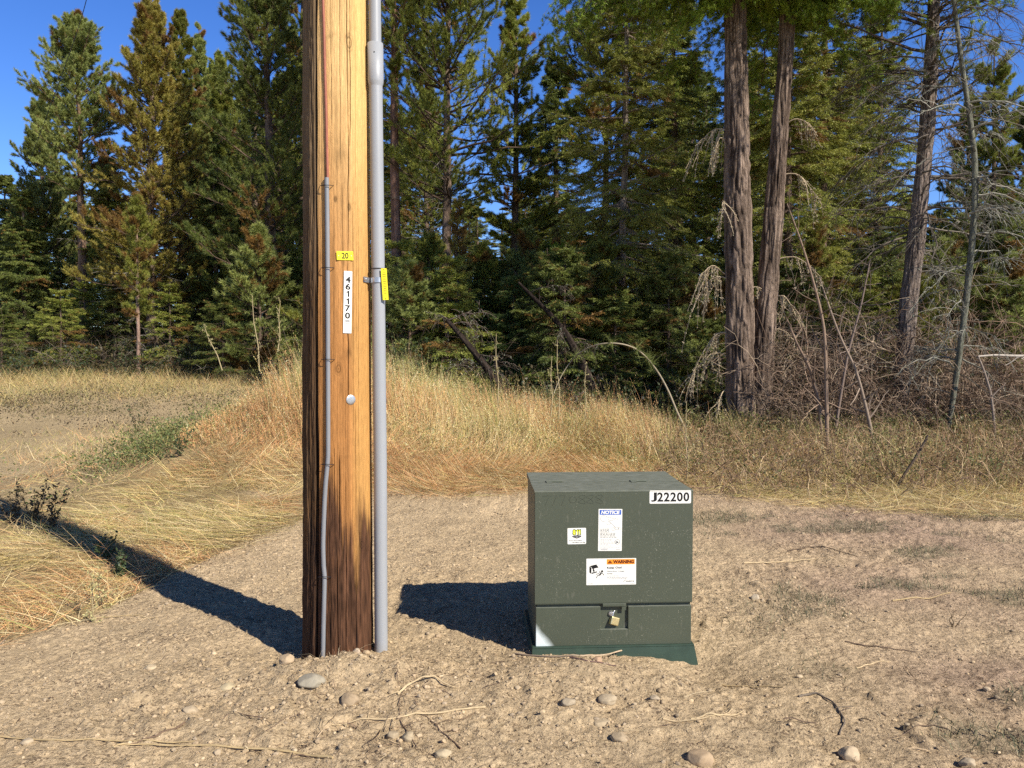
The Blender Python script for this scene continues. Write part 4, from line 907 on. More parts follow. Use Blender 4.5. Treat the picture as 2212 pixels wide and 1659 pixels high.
tree_at(965, -330, 21, 'pine_tree', 'spreading pine with tufted branches right of the reddish bare trunk', 'pine tree', GP, .15, 185, 22, cb=.33, nb=95, cols=GRN, dead=16, brown=.05, shape=3, **pineL)
tree_at(1110, -120, 24, 'pine_tree', 'pine whose tufted branches edge the patch of sky at top centre', 'pine tree', GP, .14, 75, 23, cb=.25, nb=70, cols=GRN, dead=10, brown=.04, shape=3, **pineL)
tree_at(1200, 78, 26, 'fir_tree', 'narrow dark spire shaped fir below the patch of sky at centre', 'fir tree', GP, .15, 90, 24, style='fir', cb=.04, nb=120, cols=DK, tw=14, tufts=4, nn=22, nl=.065, nw=.016, dead=0)
tree_at(1342, -300, 18.5, 'fir_tree', 'tall green fir with pale slender trunk right of the sky patch', 'fir tree', GP, .11, 150, 25, style='fir', cb=.18, nb=110, cols=OLV, tw=14, tufts=5, nn=24, nl=.06, nw=.011, dead=20, bark=((.24, .19, .15), (.36, .30, .25)), brown=.05)
tree_at(1300, -60, 22, 'pine_tree', 'pine reaching tufted boughs across the sky at top centre', 'pine tree', GP, .14, 115, 26, cb=.5, nb=60, cols=GRN, dead=8, **pineL)
tree_at(1450, -180, 21, 'fir_tree', 'dense deep green fir immediately left of the forked trunk', 'fir tree', GP, .15, 130, 27, style='fir', cb=.06, nb=120, cols=GRN, tw=14, tufts=5, nn=22, nl=.06, nw=.013, dead=6)
tree_at(1200, 515, 17, 'young_pine', 'bright green young pine in the centre of the forest edge', 'young tree', GP, .04, 60, 28, cb=.12, nb=40, cols=BRT, brown=.10, dead=5, style='pine', nn=30, nl=.09, nw=.008, tufts=4, tw=8, shape=3)
tree_at(1300, 505, 17.8, 'young_pine', 'young pine with yellowing needles right of the bright green one', 'young tree', GP, .045, 65, 29, cb=.12, nb=40, cols=OLV, brown=.14, dead=5, style='pine', nn=30, nl=.09, nw=.008, tufts=4, tw=8, shape=3)
tree_at(1110, 585, 16.8, 'young_fir', 'low feathery young fir beside the leaning dark trunk', 'young tree', GP, .04, 75, 30, style='fir', cb=.06, nb=60, cols=((.05, .085, .03), (.09, .13, .045)), tw=11, tufts=5, nn=20, nl=.045, nw=.008, dead=0)
tree_at(985, 430, 18, 'young_pine', 'spindly golden brown young pine right of the reddish bare trunk', 'young tree', GP, .04, 42, 31, cb=.15, nb=42, cols=GOLD, brown=.35, dead=12, style='pine', nn=26, nl=.09, nw=.008, tufts=4, tw=7, shape=3)
tree_at(900, 600, 17, 'young_pine', 'short young pine beside the conduit at the foot of the forest', 'young tree', GP, .035, 45, 32, cb=.08, nb=36, cols=GRN, brown=.12, dead=6, style='pine', nn=28, nl=.10, nw=.008, tufts=4, tw=7, shape=3)
tree_at(1420, 560, 18, 'young_fir', 'young fir with pale leaders left of the forked trunk', 'young tree', GP, .045, 70, 33, style='fir', cb=.05, nb=60, cols=OLV, tw=11, tufts=5, nn=20, nl=.05, nw=.009, dead=6)
tree_at(1765, -150, 21, 'fir_tree', 'tall green fir right behind the forked trunk', 'fir tree', GP, .16, 150, 34, style='fir', cb=.12, nb=120, cols=OLV, tw=14, tufts=5, nn=22, nl=.06, nw=.013, dead=12, brown=.07)
tree_at(1850, 60, 24, 'fir_tree', 'green fir with rusty patches left of the leaning pine', 'fir tree', GP, .15, 95, 35, style='fir', cb=.08, nb=110, cols=OLV, tw=13, tufts=4, nn=22, nl=.065, nw=.014, dead=6, brown=.12)
tree_at(1600, -60, 24, 'fir_tree', 'shaded fir seen between the two stems of the forked trunk', 'fir tree', GP, .15, 100, 36, style='fir', cb=.04, nb=110, cols=DK, tw=13, tufts=4, nn=22, nl=.065, nw=.014, dead=0)
tree_at(2160, 400, 22, 'fir_tree', 'dark shaded fir behind the white fallen branch at right', 'fir tree', GP, .14, 90, 37, style='fir', cb=.04, nb=90, cols=DK, tw=13, tufts=4, nn=22, nl=.065, nw=.014, dead=12)
tree_at(2085, 210, 30, 'pine_tree', 'distant pine seen through bare twigs right of the leaning pine', 'pine tree', GP, .15, 60, 38, cb=.2, nb=70, cols=BLU, dead=0, **pineL)
tree_at(2215, 190, 27, 'pine_tree', 'dark pine cut by the right edge of the photo', 'pine tree', GP, .15, 70, 39, cb=.2, nb=70, cols=DK, dead=6, **pineL)
tree_at(1760, 480, 17.5, 'young_pine', 'rust tinged young pine behind the bare thicket', 'young tree', GP, .04, 60, 40, cb=.1, nb=40, cols=OLV, brown=.35, dead=8, style='pine', nn=28, nl=.11, nw=.009, tufts=4, tw=8, shape=3)

tree_at(1705, -260, 19, 'fir_tree', 'fir filling the gap between forked trunk and bare thicket', 'fir tree', GP, .13, 120, 43, style='fir', cb=.22, nb=110, cols=OLV, tw=14, tufts=5, nn=22, nl=.06, nw=.012, dead=10)
tree_at(1890, -60, 23, 'fir_tree', 'yellow green fir showing just left of the leaning pine top', 'fir tree', GP, .13, 105, 44, style='fir', cb=.1, nb=110, cols=GRN, tw=14, tufts=5, nn=22, nl=.06, nw=.013, dead=10)
tree_at(488, 120, 27, 'pine_tree', 'mid green pine left of the large dark pine', 'pine tree', GP, .14, 62, 45, cb=.1, nb=90, cols=GRN, shape=3, dead=0, **pineL)
tree_at(60, 400, 28, 'fir_tree', 'dark full fir low beside the bushy grey green conifer', 'fir tree', GP, .14, 70, 46, style='fir', cb=.02, nb=100, cols=DK, tw=13, tufts=4, nn=22, nl=.065, nw=.015, dead=0)
tree_at(245, 330, 28, 'fir_tree', 'dark fir filling the gap between slim pine and golden pine', 'fir tree', GP, .14, 75, 47, style='fir', cb=.02, nb=100, cols=GRN, tw=13, tufts=4, nn=22, nl=.065, nw=.015, dead=0)
tree_at(2135, 60, 25, 'pine_tree', 'green pine with open crown near the right edge of the photo', 'pine tree', GP, .13, 62, 48, cb=.3, nb=46, cols=GRN, dead=14, **pineL)
# ---- forked trunk, leaning pine and thin stem: traced from the photo at their own depth
def trunk_pts(pts, Y, z_extra=None):
    P = [at(a, b, Y) for a, b, _ in pts]; R = [wpx/2*Y/FP for _, _, wpx in pts]
    x0, z0 = P[0][0], P[0][2]
    base = np.array([x0, Y, 0])
    return np.array([p-base for p in P]), np.array(R), base
def extend(P, R, H, dx=0, end=.02):
    d = P[-1]-P[-2]; d = d/np.linalg.norm(d); n = 6
    Q = [P[-1]+d*(H*i/n)+np.array([dx*i/n, 0, 0]) for i in range(1, n+1)]; r = [R[-1]+(end-R[-1])*i/n for i in range(1, n+1)]
    return np.vstack([P, Q]), np.concatenate([R, r])
def place_traced(o, base): o.location = tuple(base)
Yf = 14.0
Pa, Ra, base = trunk_pts([(1600, 960, 66), (1601, 900, 62), (1599, 800, 60), (1597, 650, 58), (1594, 500, 56), (1592, 350, 54), (1590, 200, 50), (1588, 30, 46), (1587, -60, 44)], Yf)
Pa, Ra = extend(Pa, Ra, 8.5)
bk = ((.058, .040, .030), (.33, .245, .185))
forked = make_tree('forked_larch', 14, .24, 51, style='larch', trunk=(Pa, Ra), cb=.60, nb=46, Rc=3.2, cols=BRT, tw=14, tufts=5, nn=34, nl=.05, nw=.009, dead=0, brown=.02, bark=bk, sides=128, bark_kw=dict(ridge=.17, ringstep=.022, fine=1.15))
place_traced(forked, base); tag(forked, 'big forked tree with two thick furrowed bare trunks right of the green box', 'larch tree')
Pb_, Rb_, b2 = trunk_pts([(1628, 945, 48), (1640, 880, 50), (1645, 800, 50), (1651, 700, 46), (1660, 600, 43), (1668, 500, 41), (1676, 400, 39), (1684, 300, 36), (1691, 200, 34), (1698, 100, 32), (1703, 0, 30)], Yf+.05)
Pb_, Rb_ = extend(Pb_, Rb_, 6.5)
V, F, c = bark_trunk(Pb_+(b2-base), Rb_, 112, 77, .17, bk, .022, fine=1.05); mb = MB(); mb.add(V, F, c); mb.build('second_trunk', M['bark'], forked, smooth=True)
# lower boughs of bright green foliage hanging into the top of the photo
def larch_boughs(parent, starts, seed, cols=BRT):
    rng = np.random.default_rng(seed); mw = MB(); mc = MB()
    for (p0, d, L) in starts:
        k = 7; s = np.linspace(0, 1, k); d = nrm(np.array(d, float)); P = p0+d*L*s[:, None]; P[:, 2] -= L*.22*s**1.6; P += np.cumsum(rng.normal(size=(k, 3)), 0)*.03*L
        tubes(mw, P[None], (.022*(1-.8*s))[None], 5, (.12, .09, .07), cap=False)
        n = 34; t = rng.uniform(.12, 1, n); b0 = np.stack([np.interp(t, s, P[:, i]) for i in range(3)], -1); T = nrm(P[-1]-P[0]); lat = nrm(np.cross(T, [0, 0, 1.]))
        dd = nrm(T*rng.uniform(.2, .9, (n, 1))+lat*np.where(np.arange(n) % 2, 1, -1)[:, None]*rng.uniform(.3, 1, (n, 1))+np.array([0, 0, -1.])*rng.uniform(.0, .6, (n, 1)))
        l2 = rng.uniform(.25, .7, n)*L*.42; s2 = np.linspace(0, 1, 6); P2 = b0[:, None]+dd[:, None]*l2[:, None, None]*s2[None, :, None]; P2[..., 2] -= (l2[:, None]*.35*s2**2)
        tubes(mw, P2, (.006*(1-.6*s2))[None]*np.ones((n, 1)), 3, (.14, .11, .08))
        q = 14; ii = np.repeat(np.arange(n), q); ts = rng.uniform(.1, 1, n*q); O = np.stack([np.array([np.interp(ts[a], s2, P2[ii[a], :, i]) for a in range(n*q)]) for i in range(3)], -1)
        O = O+rng.normal(size=O.shape)*.03; K = 22; oi = np.repeat(np.arange(len(O)), K); nd = nrm(rng.normal(size=(len(oi), 3))+dd[ii][oi]*.6-np.array([0, 0, .1]))
        c0, c1 = map(np.array, cols); m_ = rng.uniform(size=(len(O), 1)); cc = (c0*(1-m_)+c1*m_)[oi]*rng.uniform(.75, 1.3, (len(oi), 1))
        needles(mc, O[oi]+rng.normal(size=(len(oi), 3))*.012, nd, .055*rng.uniform(.7, 1.2, len(oi)), .010, cc, rng)
    mc.build('crown', M['needle'], parent); mw.build('branches', M['twig'], parent)
st = []
rr = np.random.default_rng(5)
for i in range(66):
    z_ = rr.uniform(at(1600, -10, Yf)[2], at(1600, -230, Yf)[2]); a_ = rr.uniform(0, 2*PI); x_ = np.interp(z_, Pa[:, 2], Pa[:, 0]) if i % 2 else np.interp(z_, Pb_[:, 2], (Pb_+(b2-base))[:, 0])
    st.append((np.array([x_, 0, z_]), (math.cos(a_), math.sin(a_)*.6-.1, -.02), rr.uniform(1.2, 3.4)))
larch_boughs(forked, st, 6)
# dead drooping twigs with lichen on the left flank, and stubs
def lichen_twigs(parent, specs, seed, Y, base, col=(.42, .33, .22), lich=(.46, .42, .28)):
    rng = np.random.default_rng(seed); mw = MB()
    for (px, py, dx, dy, nsub, ln) in specs:
        p0 = at(px, py, Y)-base; L = math.hypot(dx, dy)*Y/FP; d = np.array([dx, rng.uniform(-60, 40), -dy])*Y/FP
        k = 9; s = np.linspace(0, 1, k); P = p0+d*s[:, None]; P[:, 2] += L*.28*np.sin(s*PI); P += np.cumsum(rng.normal(size=(k, 3)), 0)*.012
        tubes(mw, P[None], (.012*(1-.7*s))[None], 4, col, cap=False)
        n = nsub; t = rng.uniform(.15, 1, n); b0 = np.stack([np.interp(t, s, P[:, i]) for i in range(3)], -1)
        dd = nrm(nrm(d)*.5+rng.normal(size=(n, 3))*.45+np.array([0, 0, -1.1])); l2 = rng.uniform(.12, .5, n)*ln; s2 = np.linspace(0, 1, 7)
        P2 = b0[:, None]+dd[:, None]*l2[:, None, None]*s2[None, :, None]; P2[..., 2] -= l2[:, None]*.5*s2**2; P2 += np.cumsum(rng.normal(size=(n, 7, 3)), 1)*.008
        cc = np.array(col)*rng.uniform(.7, 1.25, (n, 1)); tubes(mw, P2, (.0075*(1-.5*s2))[None]*np.ones((n, 1)), 3, cc)
        m = 22; ii = np.repeat(np.arange(n), m); jj = rng.integers(1, 7, n*m); O = P2[ii, jj]+rng.normal(size=(n*m, 3))*.008
        kk = 3; oi = np.repeat(np.arange(n*m), kk); lc = np.where(rng.uniform(size=(len(oi), 1)) < .6, np.array(col)*1.05, np.array(lich))*rng.uniform(.7, 1.2, (len(oi), 1))
        needles(mw, O[oi], rng.normal(size=(len(oi), 3))+[0, 0, -.3], .026, .012, lc, rng)
    mw.build('dead_branches', M['twig'], parent)
lichen_twigs(forked, [(1570, 285, -58, 20, 16, 1.3), (1566, 300, -35, 45, 12, 1.2), (1570, 440, -25, 25, 8, .9), (1568, 590, -62, 15, 18, 1.2), (1566, 600, -75, 60, 12, 1.2), (1568, 720, -40, 30, 8, .9), (1568, 840, -30, 60, 8, .8), (1570, 1050-280, -70, 30, 14, 1.1),
   (1625, 640, 40, 40, 6, .6), (1600, 640, 60, -10, 6, .6), (1690, 380, 60, 60, 12, .9), (1680, 560, 70, 50, 14, .9), (1670, 640, 60, 60, 12, .8), (1660, 720, 60, 30, 8, .8), (1700, 270, 60, 30, 10, .8), (1568, 980-260, -60, 80, 10, 1.0)], 9, Yf, base)
# foot roots of the fork: small stems at the base
# leaning pine
Yl = 14.6
Pl, Rl, bl = trunk_pts([(1930, 950, 42), (1936, 900, 38), (1947, 820, 36), (1956, 740, 35), (1964, 640, 36), (1974, 560, 35), (1984, 470, 33), (1993, 380, 31), (2001, 290, 31), (2008, 200, 30), (2013, 110, 27), (2016, 30, 24), (2018, -40, 22)], Yl)
Pl, Rl = extend(Pl, Rl, 4.5)
lp = make_tree('leaning_pine', 12, .2, 61, style='pine', trunk=(Pl, Rl), cb=.42, nb=74, Rc=2.2, cols=GRN, tw=8, tufts=3, nn=44, nl=.13, nw=.008, dead=46, dead_len=1.2, brown=.03, bark=((.11, .085, .07), (.30, .24, .20)), sides=84, bark_kw=dict(ridge=.14, ringstep=.03, fine=1.5))
place_traced(lp, bl); tag(lp, 'leaning dark scaly pine with many bare branches at the right', 'pine tree')
# bare grey branches around it, arching down
def bare_branches(parent, n, seed, P, R, zr, Ls, col, down=.5, lich=True, nsub=9, az=None):
    rng = np.random.default_rng(seed); mw = MB(); z = rng.uniform(*zr, n); o = np.stack([np.interp(z, P[:, 2], P[:, i]) for i in (0, 1)]+[z], -1)
    a = rng.uniform(0, 2*PI, n) if az is None else az+rng.normal(size=n)*.7; L = rng.uniform(*Ls, n); k = 10; s = np.linspace(0, 1, k)
    d = np.stack([np.cos(a), np.sin(a), rng.uniform(-.1, .5, n)], -1); Q = o[:, None]+d[:, None]*L[:, None, None]*s[None, :, None]; Q[..., 2] -= down*L[:, None]*s**2.2
    Q += np.cumsum(rng.normal(size=(n, k, 3)), 1)*.022*L[:, None, None]; cc = np.array(col)*rng.uniform(.6, 1.3, (n, 1)); tubes(mw, Q, (.014*(1-.8*s))[None]*np.clip(L, .6, 1.5)[:, None], 4, cc)
    m = nsub; i = np.repeat(np.arange(n), m); j = rng.integers(2, k-1, n*m); b0 = Q[i, j]; dd = nrm(d[i]*.7+rng.normal(size=(n*m, 3))*.6+np.array([0, 0, -.25])); l2 = L[i]*rng.uniform(.15, .55, n*m); s2 = np.linspace(0, 1, 6)
    P2 = b0[:, None]+dd[:, None]*l2[:, None, None]*s2[None, :, None]; P2[..., 2] -= l2[:, None]*.45*s2**2; P2 += np.cumsum(rng.normal(size=(n*m, 6, 3)), 1)*.012; tubes(mw, P2, (.0058*(1-.6*s2))[None]*np.ones((n*m, 1)), 3, cc[i])
    i3 = np.repeat(np.arange(n*m), 3); j3 = rng.integers(1, 5, len(i3)); d3 = nrm(dd[i3]+rng.normal(size=(len(i3), 3))*.7); s3 = np.linspace(0, 1, 4); P3 = P2[i3, j3][:, None]+d3[:, None]*(l2[i3]*rng.uniform(.2, .6, len(i3)))[:, None, None]*s3[None, :, None]; P3[..., 2] -= .1*s3**2
    tubes(mw, P3, (.0038*(1-.5*s3))[None]*np.ones((len(i3), 1)), 3, cc[i][i3])
    if lich:
        q = rng.integers(0, n*m, n*m*5); jj = rng.integers(0, 6, len(q)); O = P2[q, jj]+rng.normal(size=(len(q), 3))*.006
        needles(mw, O, rng.normal(size=(len(q), 3)), .03, .012, np.array([.30, .33, .24])*rng.uniform(.6, 1.2, (len(q), 1)), rng)
    return mw.build('bare_branches', M['twig'], parent)
bare_branches(lp, 60, 62, Pl, Rl, (at(0, 560, Yl)[2], at(0, -60, Yl)[2]), (.7, 2.1), (.15, .125, .10), .55)
bare_branches(lp, 16, 63, Pl, Rl, (at(0, 860, Yl)[2], at(0, 560, Yl)[2]), (.5, 1.5), (.17, .15, .12), .4)
# thin stem
Yt = 13.0
Pt, Rt, b3 = trunk_pts([(2042, 965, 11), (2052, 900, 11), (2066, 810, 12), (2078, 720, 12), (2090, 620, 13), (2100, 520, 13), (2106, 430, 13), (2105, 340, 12), (2094, 250, 11), (2080, 160, 10), (2068, 70, 9), (2058, -20, 8)], Yt)
Pt, Rt = extend(Pt, Rt, 2.2, end=.008)
ts_ = make_tree('thin_tree', 8, .05, 71, style='pine', trunk=(Pt, Rt), cb=.80, nb=18, Rc=1.0, cols=GRN, tw=6, tufts=3, nn=36, nl=.12, nw=.008, dead=14, bark=((.12, .12, .09), (.22, .22, .17)), sides=14)
place_traced(ts_, b3); tag(ts_, 'thin curving grey green stem nearest the right edge with lichened twigs', 'thin tree')
bare_branches(ts_, 42, 72, Pt, Rt, (at(0, 800, Yt)[2], at(0, 60, Yt)[2]), (.5, 1.6), (.22, .21, .17), .5, nsub=7)
# leaning dark trunks in the middle of the forest edge
def leaner(pts, Y, label, seed, bark=((.025, .018, .015), (.06, .045, .036)), nbr=8):
    P, R, b = trunk_pts(pts, Y); o = empty('leaning_tree', tuple(b), label, 'leaning tree'); V, F, c = bark_trunk(P, R, 16, seed, .1, bark, .08, flare=.1); mb = MB(); mb.add(V, F, c); mb.build('trunk', M['bark'], o, smooth=True)
    bare_branches(o, nbr, seed, P[np.argsort(P[:, 2])], R, (P[:, 2].min()+.3, P[:, 2].max()), (.4, 1.1), (.13, .10, .08), .4); return o
leaner([(1285, 900, 26), (1275, 830, 23), (1250, 770, 19), (1222, 720, 15), (1190, 680, 11), (1150, 640, 8), (1120, 610, 5)], 15.5, 'thick dark trunk leaning left behind the grass at the centre', 81)
leaner([(1100, 860, 20), (1075, 830, 18), (1040, 780, 15), (1000, 730, 13), (965, 690, 8)], 15, 'slender dark trunk leaning left, nearer the conduit', 82)
# arching pale branch with a few tufts
Ya = 12.5
ap = [(1196, 850), (1210, 815), (1232, 780), (1262, 753), (1300, 741), (1340, 741), (1375, 752), (1400, 775), (1425, 808), (1447, 850), (1462, 890), (1480, 925), (1492, 960)]
P = np.array([at(a, b, Ya+.3*math.sin(i)) for i, (a, b) in enumerate(ap)]); b = P[-1].copy(); t_ = np.linspace(0, 12, 60); Q = np.stack([np.interp(t_, range(13), P[:, i]) for i in range(3)], -1)
for _ in range(6): Q[1:-1] = (Q[:-2]+2*Q[1:-1]+Q[2:])/4
ab = empty('arching_sapling', tuple(b), 'bent pale sapling arching over behind the green box', 'sapling')
mb = MB(); tubes(mb, (Q-b)[None], np.interp(np.linspace(0, 1, 60), [0, .3, 1], [.005, .011, .017])[None], 8, (.30, .25, .17)); mb.build('stem', M['twig'], ab, smooth=True)
mb = MB(); rng = np.random.default_rng(3)
for i in (34, 36, 30, 22, 12): 
    n = 60 if i > 25 else 34; O = np.repeat((Q[i]-b)[None], n, 0)+rng.normal(size=(n, 3))*.02; needles(mb, O, rng.normal(size=(n, 3))+[0, 0, .4], .20, .007, np.array([.17, .20, .07])*rng.uniform(.6, 1.2, (n, 1)), rng)
mb.build('needles', M['needle'], ab)

# ---- the wood behind: copies of a few trees
protos = []
for i, (stl, cl, sd) in enumerate((('fir', DK, 101), ('fir', GRN, 102), ('pine', DK, 103), ('pine', GRN, 104), ('fir', OLV, 105))):
    o = make_tree('forest_conifer', 12, .17, sd, style=stl, cb=.06 if i != 3 else .3, Rc=2.0, nb=95, cols=cl, shape=3, tw=12, tufts=4, nn=20 if stl == 'fir' else 26, nl=.07 if stl == 'fir' else .12, nw=.019, dead=8)
    protos.append(o)
rng = np.random.default_rng(77); cnt = 0
used = [False]*5
LM = [(-520, 'farthest beyond the left edge'), (-380, 'far beyond the left edge'), (-230, 'beyond the left edge'), (-60, 'left of the far left conifer'), (60, 'behind the far left conifer'), (185, 'behind the tall slim pine'), (335, 'behind the golden brown pine'), (450, 'between golden pine and large dark pine'), (570, 'behind the large dark pine'),
      (730, 'hidden mostly by the wooden pole'), (865, 'beside the reddish bare trunk'), (970, 'behind the spreading tufted pine'), (1100, 'below the centre patch of sky'), (1210, 'behind the narrow spire fir'), (1330, 'behind the pale stemmed fir'), (1470, 'left of the forked trunk'), (1640, 'behind the forked trunk'),
      (1780, 'right of the forked trunk'), (1900, 'left of the leaning scaly pine'), (2010, 'behind the leaning scaly pine'), (2100, 'behind the thin lichened stem'), (2210, 'at the right edge of the wood'), (2330, 'beyond the right edge of the wood')]
KN = ['dark fir', 'green fir', 'dark pine', 'long stemmed pine', 'olive fir']; seen_l = {}
def put(px, top, Y, k, rown=0):
    x = at(px, 830, Y)[0]; z0 = gz(x, Y); H = at(px, top, Y)[2]-z0
    o = protos[k] if not used[k] else copy_tree(protos[k]); used[k] = True
    s = H/12; o.location = (x, Y, z0-.1); o.rotation_euler = (0, 0, rng.uniform(0, 6.28)); sx = s**.5*rng.uniform(1.05, 1.4); o.scale = (sx, sx, s)
    lm = min(LM, key=lambda q: abs(q[0]-px))[1]; key = (k, rown, lm); seen_l[key] = seen_l.get(key, 0)+1
    lab = ('', 'another ', 'a third ', 'a fourth ', 'a fifth ', 'a sixth ', 'a seventh ')[min(6, seen_l[key]-1)]+KN[k]+', '+('second', 'third', 'fourth')[rown]+' row, '+lm
    tag(o, lab, 'conifer', 'conifers deeper in the forest')
for rown, (Y, step, lo) in enumerate(((33, 85, 350), (41, 85, 350), (52, 75, 370))):
    px = -560+rng.uniform(0, 40)
    while px < 2380:
        top = lo+rng.uniform(-20, 90)
        if px < 60: top = max(top, 420)+(20 if px < -100 else 0)
        if 1010 < px < 1170: top = rng.uniform(360, 460)
        if 1210 < px < 1320: top = rng.uniform(400, 470)
        if px > 1880: top = rng.uniform(400, 520)
        if 440 < px < 1010: top -= rng.uniform(80, 260)
        if 1360 < px < 1850: top -= rng.uniform(120, 340)
        put(px, top, Y+rng.uniform(-3, 3), int(rng.integers(0, 5)), rown); px += step*rng.uniform(.6, 1.3)
# young conifers crowding the foot of the forest
yp = []
for i, (stl, cl, sd) in enumerate((('fir', DK, 131), ('fir', GRN, 132), ('pine', OLV, 133), ('pine', BLU, 134))):
    yp.append(make_tree('sapling_conifer', 4, .045, sd, style=stl, cb=.04, Rc=1.25, nb=62, cols=cl, shape=3, tw=11, tufts=4, nn=20 if stl == 'fir' else 26, nl=.06 if stl == 'fir' else .12, nw=.014, dead=5, brown=.08))
uy = [False]*4; seen_y = {}
px = -60
YN = ['dark bushy fir sapling', 'green fir sapling', 'olive pine sapling', 'grey green pine sapling']
while px < 2300:
    k = int(rng.integers(0, 4 if px > 480 else 2)); Y = rng.uniform(18.5, 25) if px < 700 else rng.uniform(15.8, 21); x = at(px, 830, Y)[0]; z0 = gz(x, Y)
    if px < 450: Y = rng.uniform(21.5, 27); x = at(px, 830, Y)[0]; z0 = gz(x, Y)
    top = rng.uniform(470, 640) if px > 480 else rng.uniform(590, 690); H = at(px, top, Y)[2]-z0; o = yp[k] if not uy[k] else copy_tree(yp[k]); uy[k] = True
    s = H/4; o.location = (x, Y, z0-.05); o.rotation_euler = (0, 0, rng.uniform(0, 6.28)); sx = s**.6*rng.uniform(.9, 1.2); o.scale = (sx, sx, s)
    lm = min(LM, key=lambda q: abs(q[0]-px))[1].replace('behind', 'low in front of or behind'); key = (k, lm); seen_y[key] = seen_y.get(key, 0)+1
    lm = min(LM, key=lambda q: abs(q[0]-px))[1].replace('behind', 'near the foot of').replace('below', 'far below')
    tag(o, ('', 'another ', 'a third ', 'a fourth ')[seen_y[key]-1]+YN[k]+' '+lm, 'sapling', 'young conifers crowding the forest foot'); px += rng.uniform(18, 62) if px > 480 else rng.uniform(40, 90)

# ---- undergrowth: dark tangle at the forest edge (uncountable)
def tangle(name, n, region, hgt, col, seed, rad, label, mat_, ln=(.5, 1.6), up=1.0):
    rng = np.random.default_rng(seed); X, Y = region(rng, n); n = len(X); Z = ground_z(X, Y); k = 8; s = np.linspace(0, 1, k)
    a = rng.uniform(0, 2*PI, n); el = rng.uniform(.1, 1.4, n)*up; L = rng.uniform(*ln, n); d = np.stack([np.cos(a)*np.cos(el), np.sin(a)*np.cos(el), np.sin(el)], -1)
    h0 = rng.uniform(0, hgt, n)*rng.uniform(0, 1, n); P = np.stack([X, Y, Z+h0], -1)[:, None]+d[:, None]*L[:, None, None]*s[None, :, None]
    P[..., 2] -= L[:, None]*rng.uniform(.1, .9, (n, 1))*s**2; P += np.cumsum(rng.normal(size=(n, k, 3)), 1)*.03*L[:, None, None]
    c = np.array(col)[rng.integers(0, len(col), n)]*rng.uniform(.6, 1.3, (n, 1)); mb = MB(); tubes(mb, P, rad*rng.uniform(.5, 1.5, (n, 1))*(1-.6*s)[None], 3, c)
    m = 4; i = np.repeat(np.arange(n), m); j = rng.integers(1, k-1, n*m); dd = nrm(rng.normal(size=(n*m, 3))+d[i]*.6); l2 = L[i]*rng.uniform(.1, .4, n*m); s2 = np.linspace(0, 1, 4)
    P2 = P[i, j][:, None]+dd[:, None]*l2[:, None, None]*s2[None, :, None]; P2[..., 2] -= .1*s2**2; tubes(mb, P2, rad*.55*(1-.5*s2)[None]*np.ones((n*m, 1)), 3, c[i])
    o = mb.build(name, mat_, None); tag(o, label, kind='stuff'); return o
def reg_right(rng, n):
    X = rng.uniform(4.4, 9.8, n); Y = rng.uniform(13.2, 16.5, n); return X, Y
tangle('dead_brush', 3000, reg_right, 2.2, [(.19, .125, .085), (.27, .19, .135), (.12, .08, .055), (.34, .26, .18)], 301, .0062, 'brown tangle of dead twigs filling the space under the right trees', M['twig'], (.5, 1.9))
def lefty(X, Y): return X, np.where(X < -4.2, 20.5+(Y-14)*.7, Y)
def reg_all(rng, n): return lefty(rng.uniform(-16, 10, n), rng.uniform(14.8, 24, n))
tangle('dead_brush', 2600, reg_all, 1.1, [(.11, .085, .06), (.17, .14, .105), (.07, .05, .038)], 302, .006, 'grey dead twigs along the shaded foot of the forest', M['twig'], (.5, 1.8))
def leafy(name, n, region, hgt, cols, seed, size, label, per=26):
    rng = np.random.default_rng(seed); X, Y = region(rng, n); n = len(X); Z = ground_z(X, Y); hh = hgt*rng.uniform(.3, 1, n)
    i = np.repeat(np.arange(n), per); O = np.stack([X, Y, Z], -1)[i]+np.stack([rng.normal(size=len(i))*.16, rng.normal(size=len(i))*.16, hh[i]*rng.uniform(0, 1, len(i))], -1)
    c = np.array(cols)[rng.integers(0, len(cols), n)][i]*rng.uniform(.6, 1.3, (len(i), 1)); mb = MB()
    D = nrm(rng.normal(size=(len(i), 3))); S = nrm(np.cross(D, rng.normal(size=(len(i), 3)))); sz = size*rng.uniform(.5, 1.3, (len(i), 1))
    V = np.stack([O, O+D*sz*.5+S*sz*.28, O+D*sz, O+D*sz*.5-S*sz*.28], 1); mb.add(V, np.arange(4*len(i)).reshape(-1, 4), np.repeat(c, 4, 0))
    o = mb.build(name, M['leaf'], None); tag(o, label, kind='stuff'); return o
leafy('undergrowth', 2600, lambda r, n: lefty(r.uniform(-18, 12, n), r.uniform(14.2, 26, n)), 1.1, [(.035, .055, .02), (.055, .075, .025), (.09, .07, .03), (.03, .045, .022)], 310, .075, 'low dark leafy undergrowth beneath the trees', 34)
leafy('undergrowth', 700, lambda r, n: (r.uniform(-4.2, 9.5, n), 12.6+r.uniform(0, 2.2, n)), .55, [(.12, .13, .035), (.16, .15, .05), (.08, .10, .03)], 311, .05, 'yellow green weeds where grass meets the forest', 40)

